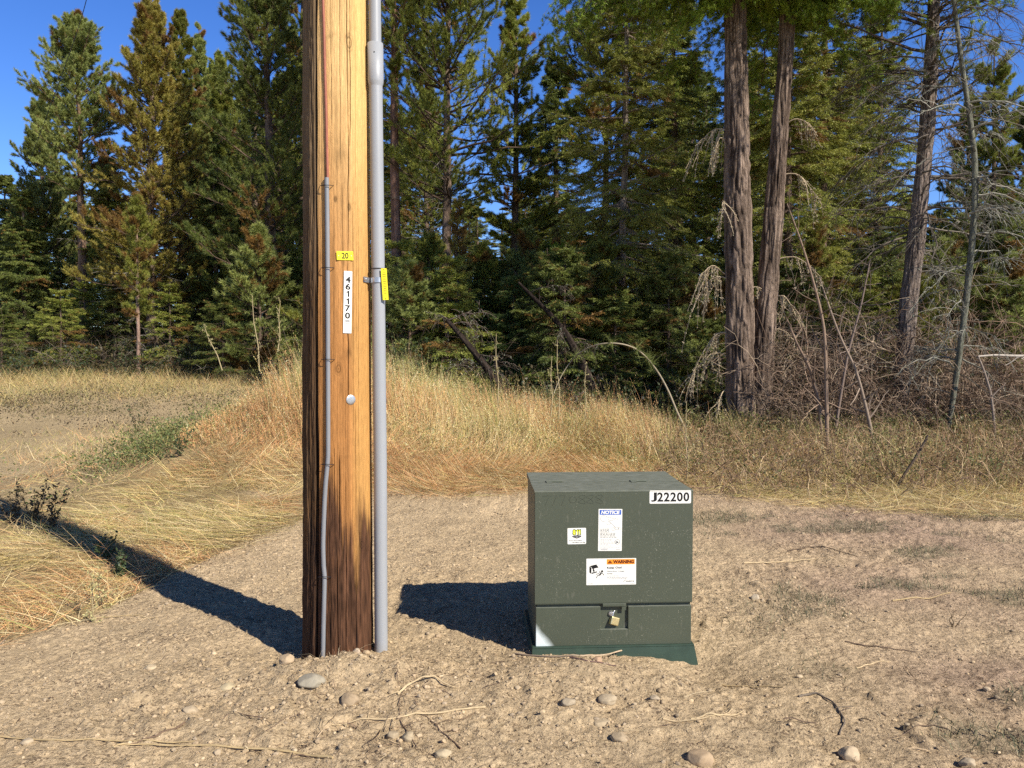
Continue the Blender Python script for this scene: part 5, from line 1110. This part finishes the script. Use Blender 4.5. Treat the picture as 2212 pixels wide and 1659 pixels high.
# ---------------------------------------------------------------- grasses and straw
def blades(mb, X, Y, h, phi0, bend, az, wd, col, rng, seg=4, z0=None, curl=0.0):
    n = len(X); Z = ground_z(X, Y) if z0 is None else z0
    P = np.stack([X, Y, Z-.01], -1); dirh = np.stack([np.cos(az), np.sin(az)], -1); pts = [P]; wv = []
    for i in range(seg):
        ph = phi0+bend*((i+.5)/seg)**1.3; a = az+curl*(i/seg)*rng.normal(size=n); dh = np.stack([np.cos(a), np.sin(a)], -1)
        st_ = np.concatenate([dh*np.sin(ph)[:, None], np.cos(ph)[:, None]], -1)*(h/seg)[:, None]; P = P+st_
        g = ground_z(P[:, 0], P[:, 1], False)+.006; P[:, 2] = np.maximum(P[:, 2], g+rng.uniform(0, .02, n)); pts.append(P)
    A = np.stack(pts, 1); va = rng.uniform(0, 2*PI, n); S = np.stack([np.cos(va), np.sin(va), rng.normal(size=n)*.4], -1); S = nrm(S)
    V = []
    for i in range(seg+1):
        wv = wd*(1-.75*i/seg); V.append(A[:, i]-S*wv[:, None]/2); V.append(A[:, i]+S*wv[:, None]/2)
    V = np.stack(V, 1); k = 2*(seg+1); o = (np.arange(n)*k)[:, None, None]; F = np.array([[2*i, 2*i+1, 2*i+3, 2*i+2] for i in range(seg)])[None]+o
    mb.add(V, F.reshape(-1, 4), np.repeat(col, k, 0)); return A
PAL = np.array([[.62, .44, .215], [.66, .36, .165], [.36, .36, .12], [.78, .64, .36], [.33, .24, .12], [.68, .54, .21]])
def gcol(X, Y, rng, w_):
    """w_ (n,6) weights -> colours"""
    w_ = w_/w_.sum(1, keepdims=True); c = np.cumsum(w_, 1); r = rng.uniform(size=(len(X), 1)); i = (r > c).sum(1).clip(0, 5); return PAL[i]*rng.uniform(.7, 1.25, (len(X), 1))
def seeds(mb, A, sel, n, ln, wd, col, rng):
    i = np.repeat(sel, n); t = rng.uniform(.62, 1.0, len(i))*(A.shape[1]-1); j = np.clip(t.astype(int), 0, A.shape[1]-2); f = (t-j)[:, None]
    O = A[i, j]*(1-f)+A[i, j+1]*f; D = nrm(A[i, j+1]-A[i, j]+1e-6)*.8+rng.normal(size=(len(i), 3))*.6; needles(mb, O+rng.normal(size=O.shape)*.006, D, ln*rng.uniform(.6, 1.3, len(i)), wd, col[i]*rng.uniform(.85, 1.2, (len(i), 1)), rng)

# tall standing grass on the mound and along the forest edge
rng = np.random.default_rng(400); N_ = 230000
X = rng.uniform(-7, 9.5, N_); Y = 7.4+rng.uniform(0, 1, N_)**.9*7.4; e = edge_d(X, Y)
tuft = noise2(X*2.2, Y*2.2, 50)*.5+.5
et = e-.35-.45*(X < 1)-1.5*sstep(-1.3, -2.1, X)*sstep(11.6, 10.2, Y)
et = np.where(X < -1.2, np.minimum(et, (Y-9.5-.7*sstep(2.2, 3.4, -X)*0-.5*noise2(X*1.3, X*0+4, 159))*1.1+.3), et)
keep = (et > .35+.45*noise2(X*2, Y*2, 51)) & (rng.uniform(size=N_) < np.clip(.02+1.1*tuft**1.7, 0, .95)) & (X > -4.35+.5*noise2(Y*1.2, X*0+2, 52)) & (rng.uniform(size=N_) < 1-.68*sstep(1.8, 3, X)) & ~((X < -3.3) & (Y < 8.6))
X = X[keep]; Y = Y[keep]; e = e[keep]; et = et[keep]; n = len(X)
h = (.35+.65*sstep(.2, 1.6, et))*(.22+.36*sstep(.5, 2.4, e)+.26*sstep(.86, .97, rng.uniform(size=n)))*(1-.38*sstep(1.2, 3.2, X))*(1+.40*noise2(X*1.1, Y*1.1, 53)+.22*noise2(X*3.5, Y*3.5, 153))*rng.uniform(.55, 1.25, n)*(1-.72*sstep(2.9, 4.4, -X))
red = sstep(.0, .22, fbm2(X*.7, Y*.9, 3, 54)+.16*(1-sstep(.5, 2.2, e))); rt = sstep(1.6, 3.2, X); grn = sstep(.0, .25, fbm2(X*.8+5, Y*.9, 3, 55)+.25*sstep(1.6, 2.8, e)-.02)
w_ = np.stack([.7+0*X, 2.6*red*(1-.6*rt), .15+2.0*grn*(1-red)+.4*rt, .35*(1-rt)+.1, .25+1.5*rt, .45+.1*rt], -1); col = gcol(X, Y, rng, w_)
az = PI+.9*noise2(X*.9, Y*.9, 56)*PI+rng.normal(size=n)*.8; phi = np.abs(rng.normal(size=n))*.16+.05
low = (1-sstep(.7, 2.0, e+.5*noise2(X*1.4, Y*1.4, 157))); phi = phi+low*(.55+.8*np.abs(noise2(X*1.6, Y*1.6, 57)))
bend = rng.uniform(.0, .7, n)+low*.8
mb = MB(); A = blades(mb, X, Y, h, phi, bend, az, .0042*rng.uniform(.6, 1.3, n), col, rng)
sel = np.where(rng.uniform(size=n) < .35-.22*sstep(1.6, 3, X))[0]; seeds(mb, A, sel, 9, .022, .007, np.clip(col*1.15, 0, .8), rng)
o = mb.build('tall_dry_grass', M['grass']); tag(o, 'tall dry tan and reddish grass on the mound and forest edge', kind='stuff')
# flattened straw at the left, and the rim of the grass everywhere
rng = np.random.default_rng(401); N_ = 300000
X = rng.uniform(-6.5, 7, N_); Y = rng.uniform(3.4, 11.6, N_); e = edge_d(X, Y)
bare = np.maximum(1.1*np.exp(-((X+3.1)/.5)**2-((Y-8.0)/.4)**2), 1.15*noise2(X*1.5+2.2, Y*1.5, 58))
dens = np.where(X < -1.6, .9*sstep(-.2, .5, e+.4*noise2(X*6, Y*6, 158))*(1-.85*sstep(.25, .6, bare))*(1-.6*sstep(6.0, 7.2, Y)*sstep(-3.4, -4.4, X)), sstep(-.25, .15, e)*(1-sstep(2.0, 3.0, e)))
dens = np.where(X > 1.6, dens*.55, dens); dens = dens*np.where((X < -4.0) & (Y > 6.5), .25, 1)
keep = rng.uniform(size=N_) < dens; X = X[keep]; Y = Y[keep]; e = e[keep]; n = len(X)
az = PI*1.3*noise2(X*.8, Y*.8, 59)+.95*rng.normal(size=n)+np.where(X > 1.6, PI*(rng.uniform(size=n) < .5), 0)
lx = noise2(X*1.1, Y*1.1, 60)
w_ = np.stack([.8+0*X, (2.2*sstep(.0, .22, fbm2(X*.8, Y*.9, 3, 61))+1.6*sstep(8.2, 9.2, Y))*(X < 2)+.1, .8*sstep(-.2, .3, fbm2(X*.6, Y*.6, 3, 62))+.25, .9+0*X, .55+0*X, .8+0*X], -1); col = gcol(X, Y, rng, w_)
mb = MB(); A = blades(mb, X, Y, rng.uniform(.12, .46, n), 1.25+.24*rng.uniform(size=n)-.45*np.maximum(lx-.25, 0)-.5*(rng.uniform(size=n) < .04+.25*sstep(8.3, 9.5, Y)), rng.uniform(.0, .3, n), az, .0046*rng.uniform(.5, 1.4, n), col, rng, curl=.35)
o = mb.build('flattened_straw', M['grass']); tag(o, 'flattened yellow straw lying left of the pole and round the dirt', kind='stuff')
# short turf on the track at the left
rng = np.random.default_rng(402); N_ = 75000
X = rng.uniform(-15, -2.6, N_); Y = 6.4+rng.uniform(0, 1, N_)**.8*17; e = edge_d(X, Y)
keep = (rng.uniform(size=N_) < np.clip(.42+1.3*fbm2(X*.7, Y*.35, 3, 63)+.6*sstep(15, 19, Y), .05, 1)) & (X < -3.4+.5*noise2(Y, X, 3)); keep &= ~((X > -5.0) & (Y > 9.0)); X = X[keep]; Y = Y[keep]; n = len(X)
w_ = np.stack([.9+0*X, .2+0*X, .6+.9*sstep(0, .4, fbm2(X*.5, Y*.5, 2, 64)), .5+0*X, .7+0*X, .9+0*X], -1); col = gcol(X, Y, rng, w_)
mb = MB(); blades(mb, X, Y, rng.uniform(.04, .15, n)*(1+1.2*sstep(.1, .5, noise2(X*.9, Y*.6, 65))+1.8*sstep(16, 20, Y)), rng.uniform(.3, 1.3, n), rng.uniform(0, .6, n), rng.uniform(0, 6.28, n), .0065*rng.uniform(.6, 1.3, n), col*.9, rng, seg=3)
o = mb.build('short_dry_grass', M['grass']); tag(o, 'thin short dry grass on the track at the far left', kind='stuff')
# weedy mat on the right dirt and crumbs of straw everywhere
rng = np.random.default_rng(403); N_ = 60000
X = rng.uniform(.9, 6, N_); Y = rng.uniform(2.4, 7.4, N_); d_ = sstep(.02, .24, fbm2(X*1.6, Y*2.4, 4, 22))*sstep(1.1, 2.0, X)
keep = rng.uniform(size=N_) < d_; X = X[keep]; Y = Y[keep]; n = len(X); col = np.array([[.13, .145, .075], [.22, .21, .12], [.075, .09, .05], [.34, .28, .17]])[rng.integers(0, 4, n)]*rng.uniform(.6, 1.2, (n, 1))
mb = MB(); blades(mb, X, Y, rng.uniform(.015, .075, n), rng.uniform(.3, 1.4, n), rng.uniform(0, .5, n), rng.uniform(0, 6.28, n), .0035*rng.uniform(.6, 1.5, n), col, rng, seg=3)
N_ = 13000; X = rng.uniform(-3.8, 5, N_); Y = rng.uniform(2.3, 7.6, N_); az = rng.uniform(0, 6.28, N_); col = np.array([[.52, .41, .24], [.40, .30, .18], [.22, .15, .10], [.60, .50, .32]])[rng.integers(0, 4, N_)]*rng.uniform(.7, 1.15, (N_, 1))
blades(mb, X, Y, .012+.14*rng.uniform(size=N_)**5, rng.uniform(1.3, 1.56, N_), rng.uniform(-.2, .3, N_), az, .0018*rng.uniform(.7, 1.6, N_), col, rng, seg=3, curl=.5, z0=ground_z(X, Y)+.012)
o = mb.build('plant_litter', M['grass']); tag(o, 'bits of straw and matted grey green weeds on the dirt', kind='stuff')
leafy('low_weeds', 150, lambda r, n: (r.normal(-4.75, .35, n), r.normal(10.8, 1.0, n)), .36, [(.16, .19, .06), (.22, .23, .08), (.10, .13, .045)], 404, .034, 'green leafy weeds at the left foot of the grass mound', 60)
leafy('low_weeds', 900, lambda r, n: (r.uniform(2.0, 9.5, n), r.uniform(8.6, 13.6, n)), .46, [(.16, .17, .055), (.30, .24, .10), (.11, .13, .045), (.32, .20, .10), (.22, .14, .07)], 405, .034, 'mixed green and rusty weeds below the forked trunk', 50)

leafy('low_weeds', 300, lambda r, n: (r.uniform(-11.5, -4.6, n), r.normal(16.2, 1.9, n)), .30, [(.17, .13, .07), (.11, .10, .045), (.22, .19, .08), (.09, .065, .04)], 409, .04, 'brownish weeds edging the track at the left, added as its dark shadow band', 34)  # dark weed belt put in to stand for shadow bands across the track
leafy('low_weeds', 420, lambda r, n: (r.uniform(-4, 2.4, n), r.uniform(9.4, 13.4, n)), .5, [(.20, .21, .07), (.26, .24, .09), (.13, .15, .05)], 406, .026, 'sparse olive weeds growing up through the tall dry grass', 34)
tangle('weed_stems', 2600, lambda r, n: (r.uniform(1.7, 9.5, n), r.uniform(8.0, 13.2, n)), .3, [(.30, .20, .12), (.42, .31, .18), (.15, .10, .07), (.22, .14, .09)], 407, .0042, 'brown dead weed stems in the verge right of the box', M['twig'], (.2, .75))
tangle('plant_litter', 260, lambda r, n: (np.where(r.uniform(size=n) < .5, r.normal(-.55, .45, n), r.uniform(-3, 4.2, n)), np.where(r.uniform(size=n) < .5, r.normal(3.05, .2, n), r.uniform(2.4, 6.5, n))), .01, [(.36, .27, .17), (.20, .14, .09), (.12, .08, .06)], 408, .0019, 'thin rootlets and twigs half buried in the disturbed dirt', M['twig'], (.06, .26), .10)

# ---------------------------------------------------------------- sticks lying on the dirt
def stick(pts, wpx, col, label, lift=.0, branches=(), name='stick', cat='stick', grp='dry sticks on the dirt', taper=.5):
    P = np.array([on_ground(a, b) for a, b in pts]); n = 26; t = np.linspace(0, len(P)-1, n); Q = np.stack([np.interp(t, range(len(P)), P[:, i]) for i in range(3)], -1)
    for _ in range(3): Q[1:-1] = (Q[:-2]+2*Q[1:-1]+Q[2:])/4
    r = wpx*.36*Q[:, 1].mean()/FP; rng = np.random.default_rng(int(pts[0][0])); Q[:, :2] += np.cumsum(rng.normal(size=(n, 2)), 0)*r*.25
    Q[:, 2] = ground_z(Q[:, 0], Q[:, 1])+r*.8
    for _ in range(4): Q[1:-1, 2] = np.maximum((Q[:-2, 2]+Q[1:-1, 2]+Q[2:, 2])/3, Q[1:-1, 2])
    Q[:, 2] += lift*np.sin(np.linspace(0, PI, n))
    b = Q[0].copy(); mb = MB(); tubes(mb, (Q-b)[None], (r*(1-taper*np.linspace(0, 1, n))*(1+.12*rng.normal(size=n)))[None], 7, col)
    for (t_, dx, dy, L) in branches:
        i = int(t_*(n-1)); d = nrm(np.array([dx, dy, .25])); s = np.linspace(0, 1, 6); B = Q[i]-b+d*L*s[:, None]; B[:, 2] -= .25*L*s**1.5; tubes(mb, B[None], (r*.55*(1-.6*s))[None], 5, col)
    o = mb.build(name, M['twig'], smooth=True); o.location = tuple(b); return tag(o, label, cat, grp)
TAN = (.40, .30, .16); BRN = (.17, .115, .08); PAL_ = (.48, .37, .22)
stick([(720, 1639), (650, 1634), (550, 1624), (420, 1612), (300, 1612), (250, 1620)], 8, TAN, 'longest straw coloured stick, along the bottom edge left of the pole')
stick([(0, 1594), (110, 1600), (220, 1603), (330, 1609), (420, 1606)], 5, TAN, 'long thin stick entering at the left edge near the bottom', taper=.3)
stick([(400, 1562), (350, 1584), (310, 1600), (285, 1612)], 6, BRN, 'dark twig slanting up from the long bottom stick')
stick([(860, 1502), (880, 1488), (910, 1479), (945, 1477), (985, 1491)], 7, PAL_, 'arched pale stalk in front of the conduit', lift=.02, branches=((.1, -.6, -.6, .06),))
stick([(1048, 1530), (1000, 1541), (930, 1546), (850, 1556), (760, 1562), (715, 1566)], 7, PAL_, 'long pale stalk lying under the arched one', branches=((.6, .2, -1, .10), (.75, -.1, 1, .08)))
stick([(900, 1615), (880, 1585), (862, 1560), (858, 1520), (870, 1495)], 4, BRN, 'dark bent twig crossing the arched pale stalk')
stick([(995, 1620), (970, 1595), (945, 1575), (925, 1555), (905, 1545)], 4, BRN, 'dark forked twig right of the two egg shaped stones', branches=((.4, 1, .3, .08),))
stick([(1112, 1414), (1190, 1424), (1270, 1426), (1340, 1414), (1400, 1404), (1436, 1403)], 6, (.42, .32, .21), 'reddish stalk lying along the front of the green box', lift=.012)
stick([(1215, 1409), (1280, 1416), (1340, 1404), (1390, 1412), (1420, 1420), (1450, 1413)], 4, PAL_, 'pale thin stalk caught on the green base skirt', lift=.015)
stick([(1230, 1422), (1270, 1430), (1310, 1437), (1330, 1442)], 5, (.16, .10, .085), 'short dark stick in the dirt before the green box')
stick([(1432, 1554), (1500, 1557), (1545, 1550), (1582, 1532)], 5, PAL_, 'curved pale stalk in front of the right corner of the box')
stick([(1606, 1217), (1670, 1215), (1762, 1207)], 5, PAL_, 'straight pale stick on the dirt right of the box')
stick([(1700, 1191), (1752, 1181), (1800, 1188), (1850, 1204)], 3.5, (.10, .07, .05), 'thin dark twig behind the straight pale stick')
stick([(1928, 1299), (1990, 1293), (2053, 1281)], 5, TAN, 'tan stick touching the broken upright twigs at right')
stick([(1492, 1556), (1550, 1547), (1603, 1533)], 6, PAL_, 'thick short pale stalk below the right corner of the box')
stick([(1725, 1508), (1760, 1498), (1800, 1517), (1830, 1560), (1815, 1590)], 7, (.16, .13, .10), 'crooked grey branch at the lower right', branches=((.3, -1, -.3, .1), (.6, 1, .2, .08)))
stick([(1560, 1480), (1620, 1486), (1690, 1488)], 5, TAN, 'brown straw lying right of the base skirt')
stick([(1825, 1388), (1900, 1400), (1980, 1412)], 4, (.13, .09, .065), 'thin dark stick among the weeds at the right')
stick([(1850, 1445), (1890, 1432), (1925, 1430)], 4, PAL_, 'short pale curved straw right of the grey green weeds')
stick([(190, 1335), (300, 1330), (340, 1337)], 3, TAN, 'thin straw on smooth dirt at the left below the shadow')
stick([(2060, 1590), (2000, 1570), (1940, 1592), (1905, 1600)], 4, (.14, .10, .07), 'thin bent twig at the bottom right')

# upright things: dry stalks, saplings, fallen branch
def stem(pts, Y, label, name, cat, grp=None, col=BRN, wpx=None, sub=8, subL=.3, seed=0, foot=True, leaf=None):
    P = np.array([at(a, b, Y) for a, b, _ in pts]); R = np.array([w_/2*Y/FP for _, _, w_ in pts]); n = 30; t = np.linspace(0, len(P)-1, n); Q = np.stack([np.interp(t, range(len(P)), P[:, i]) for i in range(3)], -1); r = np.interp(t, range(len(P)), R)
    for _ in range(3): Q[1:-1] = (Q[:-2]+2*Q[1:-1]+Q[2:])/4
    b = Q[0].copy(); 
    o = empty(name, tuple(b), label, cat, grp); mb = MB(); Q = Q-b; tubes(mb, Q[None], r[None], 7, col); rng = np.random.default_rng(seed)
    mb.build('stem', M['twig'], o, smooth=True)
    if sub:
        j = rng.integers(6, n, sub); d = nrm(rng.normal(size=(sub, 3))+[0, 0, .5]); L = subL*rng.uniform(.4, 1.2, sub); s = np.linspace(0, 1, 6); B = Q[j][:, None]+d[:, None]*L[:, None, None]*s[None, :, None]+np.cumsum(rng.normal(size=(sub, 6, 3)), 1)*.01; mb = MB()
        tubes(mb, B, (r[j]*.45+.001)[:, None]*(1-.6*s)[None], 4, np.array(col)*rng.uniform(.7, 1.2, (sub, 1)), cap=False)
        if leaf is not None:
            m = 20; i = np.repeat(np.arange(sub), m); O = B[i, rng.integers(1, 6, len(i))]; needles(mb, O, rng.normal(size=(len(i), 3)), leaf[1], leaf[1]*.5, np.array(leaf[0])*rng.uniform(.6, 1.3, (len(i), 1)), rng)
        mb.build('twig_sprays', M['twig'], o)
    return o
G1 = 'bare saplings in the thicket'
stem([(1788, 1010, 10), (1786, 930, 9), (1785, 840, 8), (1783, 750, 7), (1778, 690, 6), (1755, 600, 5), (1730, 520, 4), (1700, 440, 2)], 11.5, 'tallest bare brown sapling leaning left from the thicket', 'bare_sapling', 'sapling', G1, (.24, .17, .12), sub=22, subL=.5, seed=1)
stem([(1886, 985, 8), (1882, 930, 8), (1868, 870, 7), (1850, 800, 6), (1815, 730, 5), (1790, 660, 4), (1770, 600, 2)], 11.8, 'thinner bare sapling curving left, nearer the leaning pine', 'bare_sapling', 'sapling', G1, (.26, .20, .15), sub=16, subL=.45, seed=2)
stem([(1776, 960, 8), (1770, 880, 8), (1752, 800, 7), (1720, 740, 5), (1700, 690, 3)], 12.2, 'short crooked sapling close to the forked trunk', 'bare_sapling', 'sapling', G1, (.20, .14, .10), sub=16, subL=.5, seed=3)
stem([(1800, 960, 7), (1815, 860, 6), (1832, 760, 5), (1860, 660, 4), (1880, 560, 2)], 12.6, 'bare sapling leaning right in the thicket', 'bare_sapling', 'sapling', G1, (.20, .15, .12), sub=18, subL=.5, seed=4)
stem([(2112, 770, 4), (2150, 767, 5), (2190, 769, 6), (2230, 769, 6), (2290, 775, 7)], 12.5, 'white fallen branch lying level at the right edge', 'fallen_branch', 'branch', None, (.42, .37, .31), sub=6, subL=.3, seed=5)
stem([(2150, 960, 7), (2146, 900, 6), (2140, 850, 6), (2125, 800, 5), (2112, 768, 4)], 12.5, 'crooked pale stem holding up the white fallen branch', 'dead_stem', 'dead stem', None, (.25, .20, .16), sub=8, subL=.25, seed=6)
stem([(1918, 1092, 6), (1950, 1030, 6), (1980, 985, 6), (2005, 940, 4)], 8.6, 'dark stick leaning right in weeds at the grass edge', 'leaning_stick', 'stick', None, (.10, .075, .055), sub=3, subL=.12, seed=7)
G2 = 'dry seed stalks in the grass'
for i, (x0, y0, x1, y1, Y, lab) in enumerate(((1207, 905, 1204, 735, 11.0, 'tallest pale seed stalk in front of the leaning dark trunk'), (1190, 900, 1192, 770, 11.2, 'shorter seed stalk just left of the tallest pale one'), (1262, 910, 1266, 790, 11.0, 'seed stalk under the left end of the arching sapling'), (1483, 1040, 1483, 868, 8.9, 'single knobbly seed stalk behind the right part of the box'),
        (1075, 880, 1072, 720, 11.3, 'thin seed stalk right of the conduit against dark forest'), (560, 800, 545, 640, 11.5, 'seed stalk leaning left from the mound top'), (480, 800, 440, 700, 12, 'seed stalk leaning left at the mound shoulder'), (600, 760, 606, 650, 11.6, 'upright seed stalk on the mound top left of the pole'),
        (195, 1385, 205, 1222, 4.35, 'pale straw stalk standing in dirt at the left'), (218, 1330, 214, 1250, 4.6, 'short dark stalk beside the pale standing straw'))):
    stem([(x0, y0, 2.6), ((x0*2+x1)/3+3, (y0*2+y1)/3, 2.2), ((x0+x1*2)/3-2, (y0+y1*2)/3, 1.7), (x1, y1, 1)], Y, lab, 'seed_stalk', 'dry stalk', G2, (.36, .29, .16) if i != 9 else (.14, .10, .07), sub=14, subL=.05, seed=20+i, leaf=((.42, .38, .18), .016))
G3 = 'dark weeds along the pole shadow'
for i, (px, py, hh, lab) in enumerate(((75, 1135, 90, 'tall dark thistle like weed at the far end of the pole shadow'), (112, 1150, 95, 'dark weed with clustered leaves right of the thistle like one'), (30, 1130, 80, 'dark leafy weed at the left edge of the photo'), (230, 1215, 50, 'small leafy weed on the upper side of the pole shadow'), (255, 1250, 45, 'small leafy weed poking out of the middle of the pole shadow'), (300, 935, 60, 'grey green weed on the track edge'), (390, 985, 55, 'low weed before the flattened red straw'), (2056, 1355, 62, 'broken upright twigs standing in dirt at the right'))):
    p = on_ground(px, py); Y = p[1]; o = empty('weed', tuple(p), lab, 'weed', G3 if i < 5 else None); rng = np.random.default_rng(600+i); ns = 5 if i != 7 else 3; H = hh*Y/FP
    k = 7; s = np.linspace(0, 1, k); a = rng.uniform(0, 6.28, ns); d = np.stack([np.cos(a)*.4, np.sin(a)*.4, np.ones(ns)], -1); L = H*rng.uniform(.6, 1.1, ns); B = d[:, None]*L[:, None, None]*s[None, :, None]+np.cumsum(rng.normal(size=(ns, k, 3)), 1)*.006
    mb = MB(); tubes(mb, B, .0032*(1-.6*s)[None]*np.ones((ns, 1)), 5, (.12, .085, .05)); mb.build('stem', M['twig'], o)
    if i != 7:
        m = 50; ii = np.repeat(np.arange(ns), m); O = B[ii, rng.integers(1, k, len(ii))]+rng.normal(size=(ns*m, 3))*.012; D = nrm(rng.normal(size=(len(ii), 3))); S = nrm(np.cross(D, rng.normal(size=(len(ii), 3)))); sz = .032*rng.uniform(.5, 1.2, (len(ii), 1)); V = np.stack([O, O+D*sz*.5+S*sz*.3, O+D*sz, O+D*sz*.5-S*sz*.3], 1)
        c_ = np.array((.06, .085, .035) if i > 2 else (.07, .055, .03))*rng.uniform(.6, 1.4, (len(ii), 1)); mb = MB(); mb.add(V, np.arange(4*len(ii)).reshape(-1, 4), np.repeat(c_, 4, 0)); mb.build('leaves', M['leaf'], o)

# thin cable from the pole top across the sky at upper left
a = np.array([pole_axis(9.3), PY_, 9.3]); m1 = at(193, 0, 15.0); m2 = at(50, 385, 27.0); d = m2-m1; far = m2+d*.9
ctl = np.array([a, m1, (m1+m2)/2-[0, 0, .05], m2, far]); t = np.linspace(0, 4, 60); Q = np.stack([np.interp(t, range(5), ctl[:, i]) for i in range(3)], -1)
for _ in range(14): Q[1:-1] = (Q[:-2]+2*Q[1:-1]+Q[2:])/4
mb = MB(); tubes(mb, Q[None], np.full((1, 60), .007), 6); o = mb.build('overhead_cable', M['wire']); tag(o, 'thin black overhead cable slanting down the sky at upper left', 'cable')
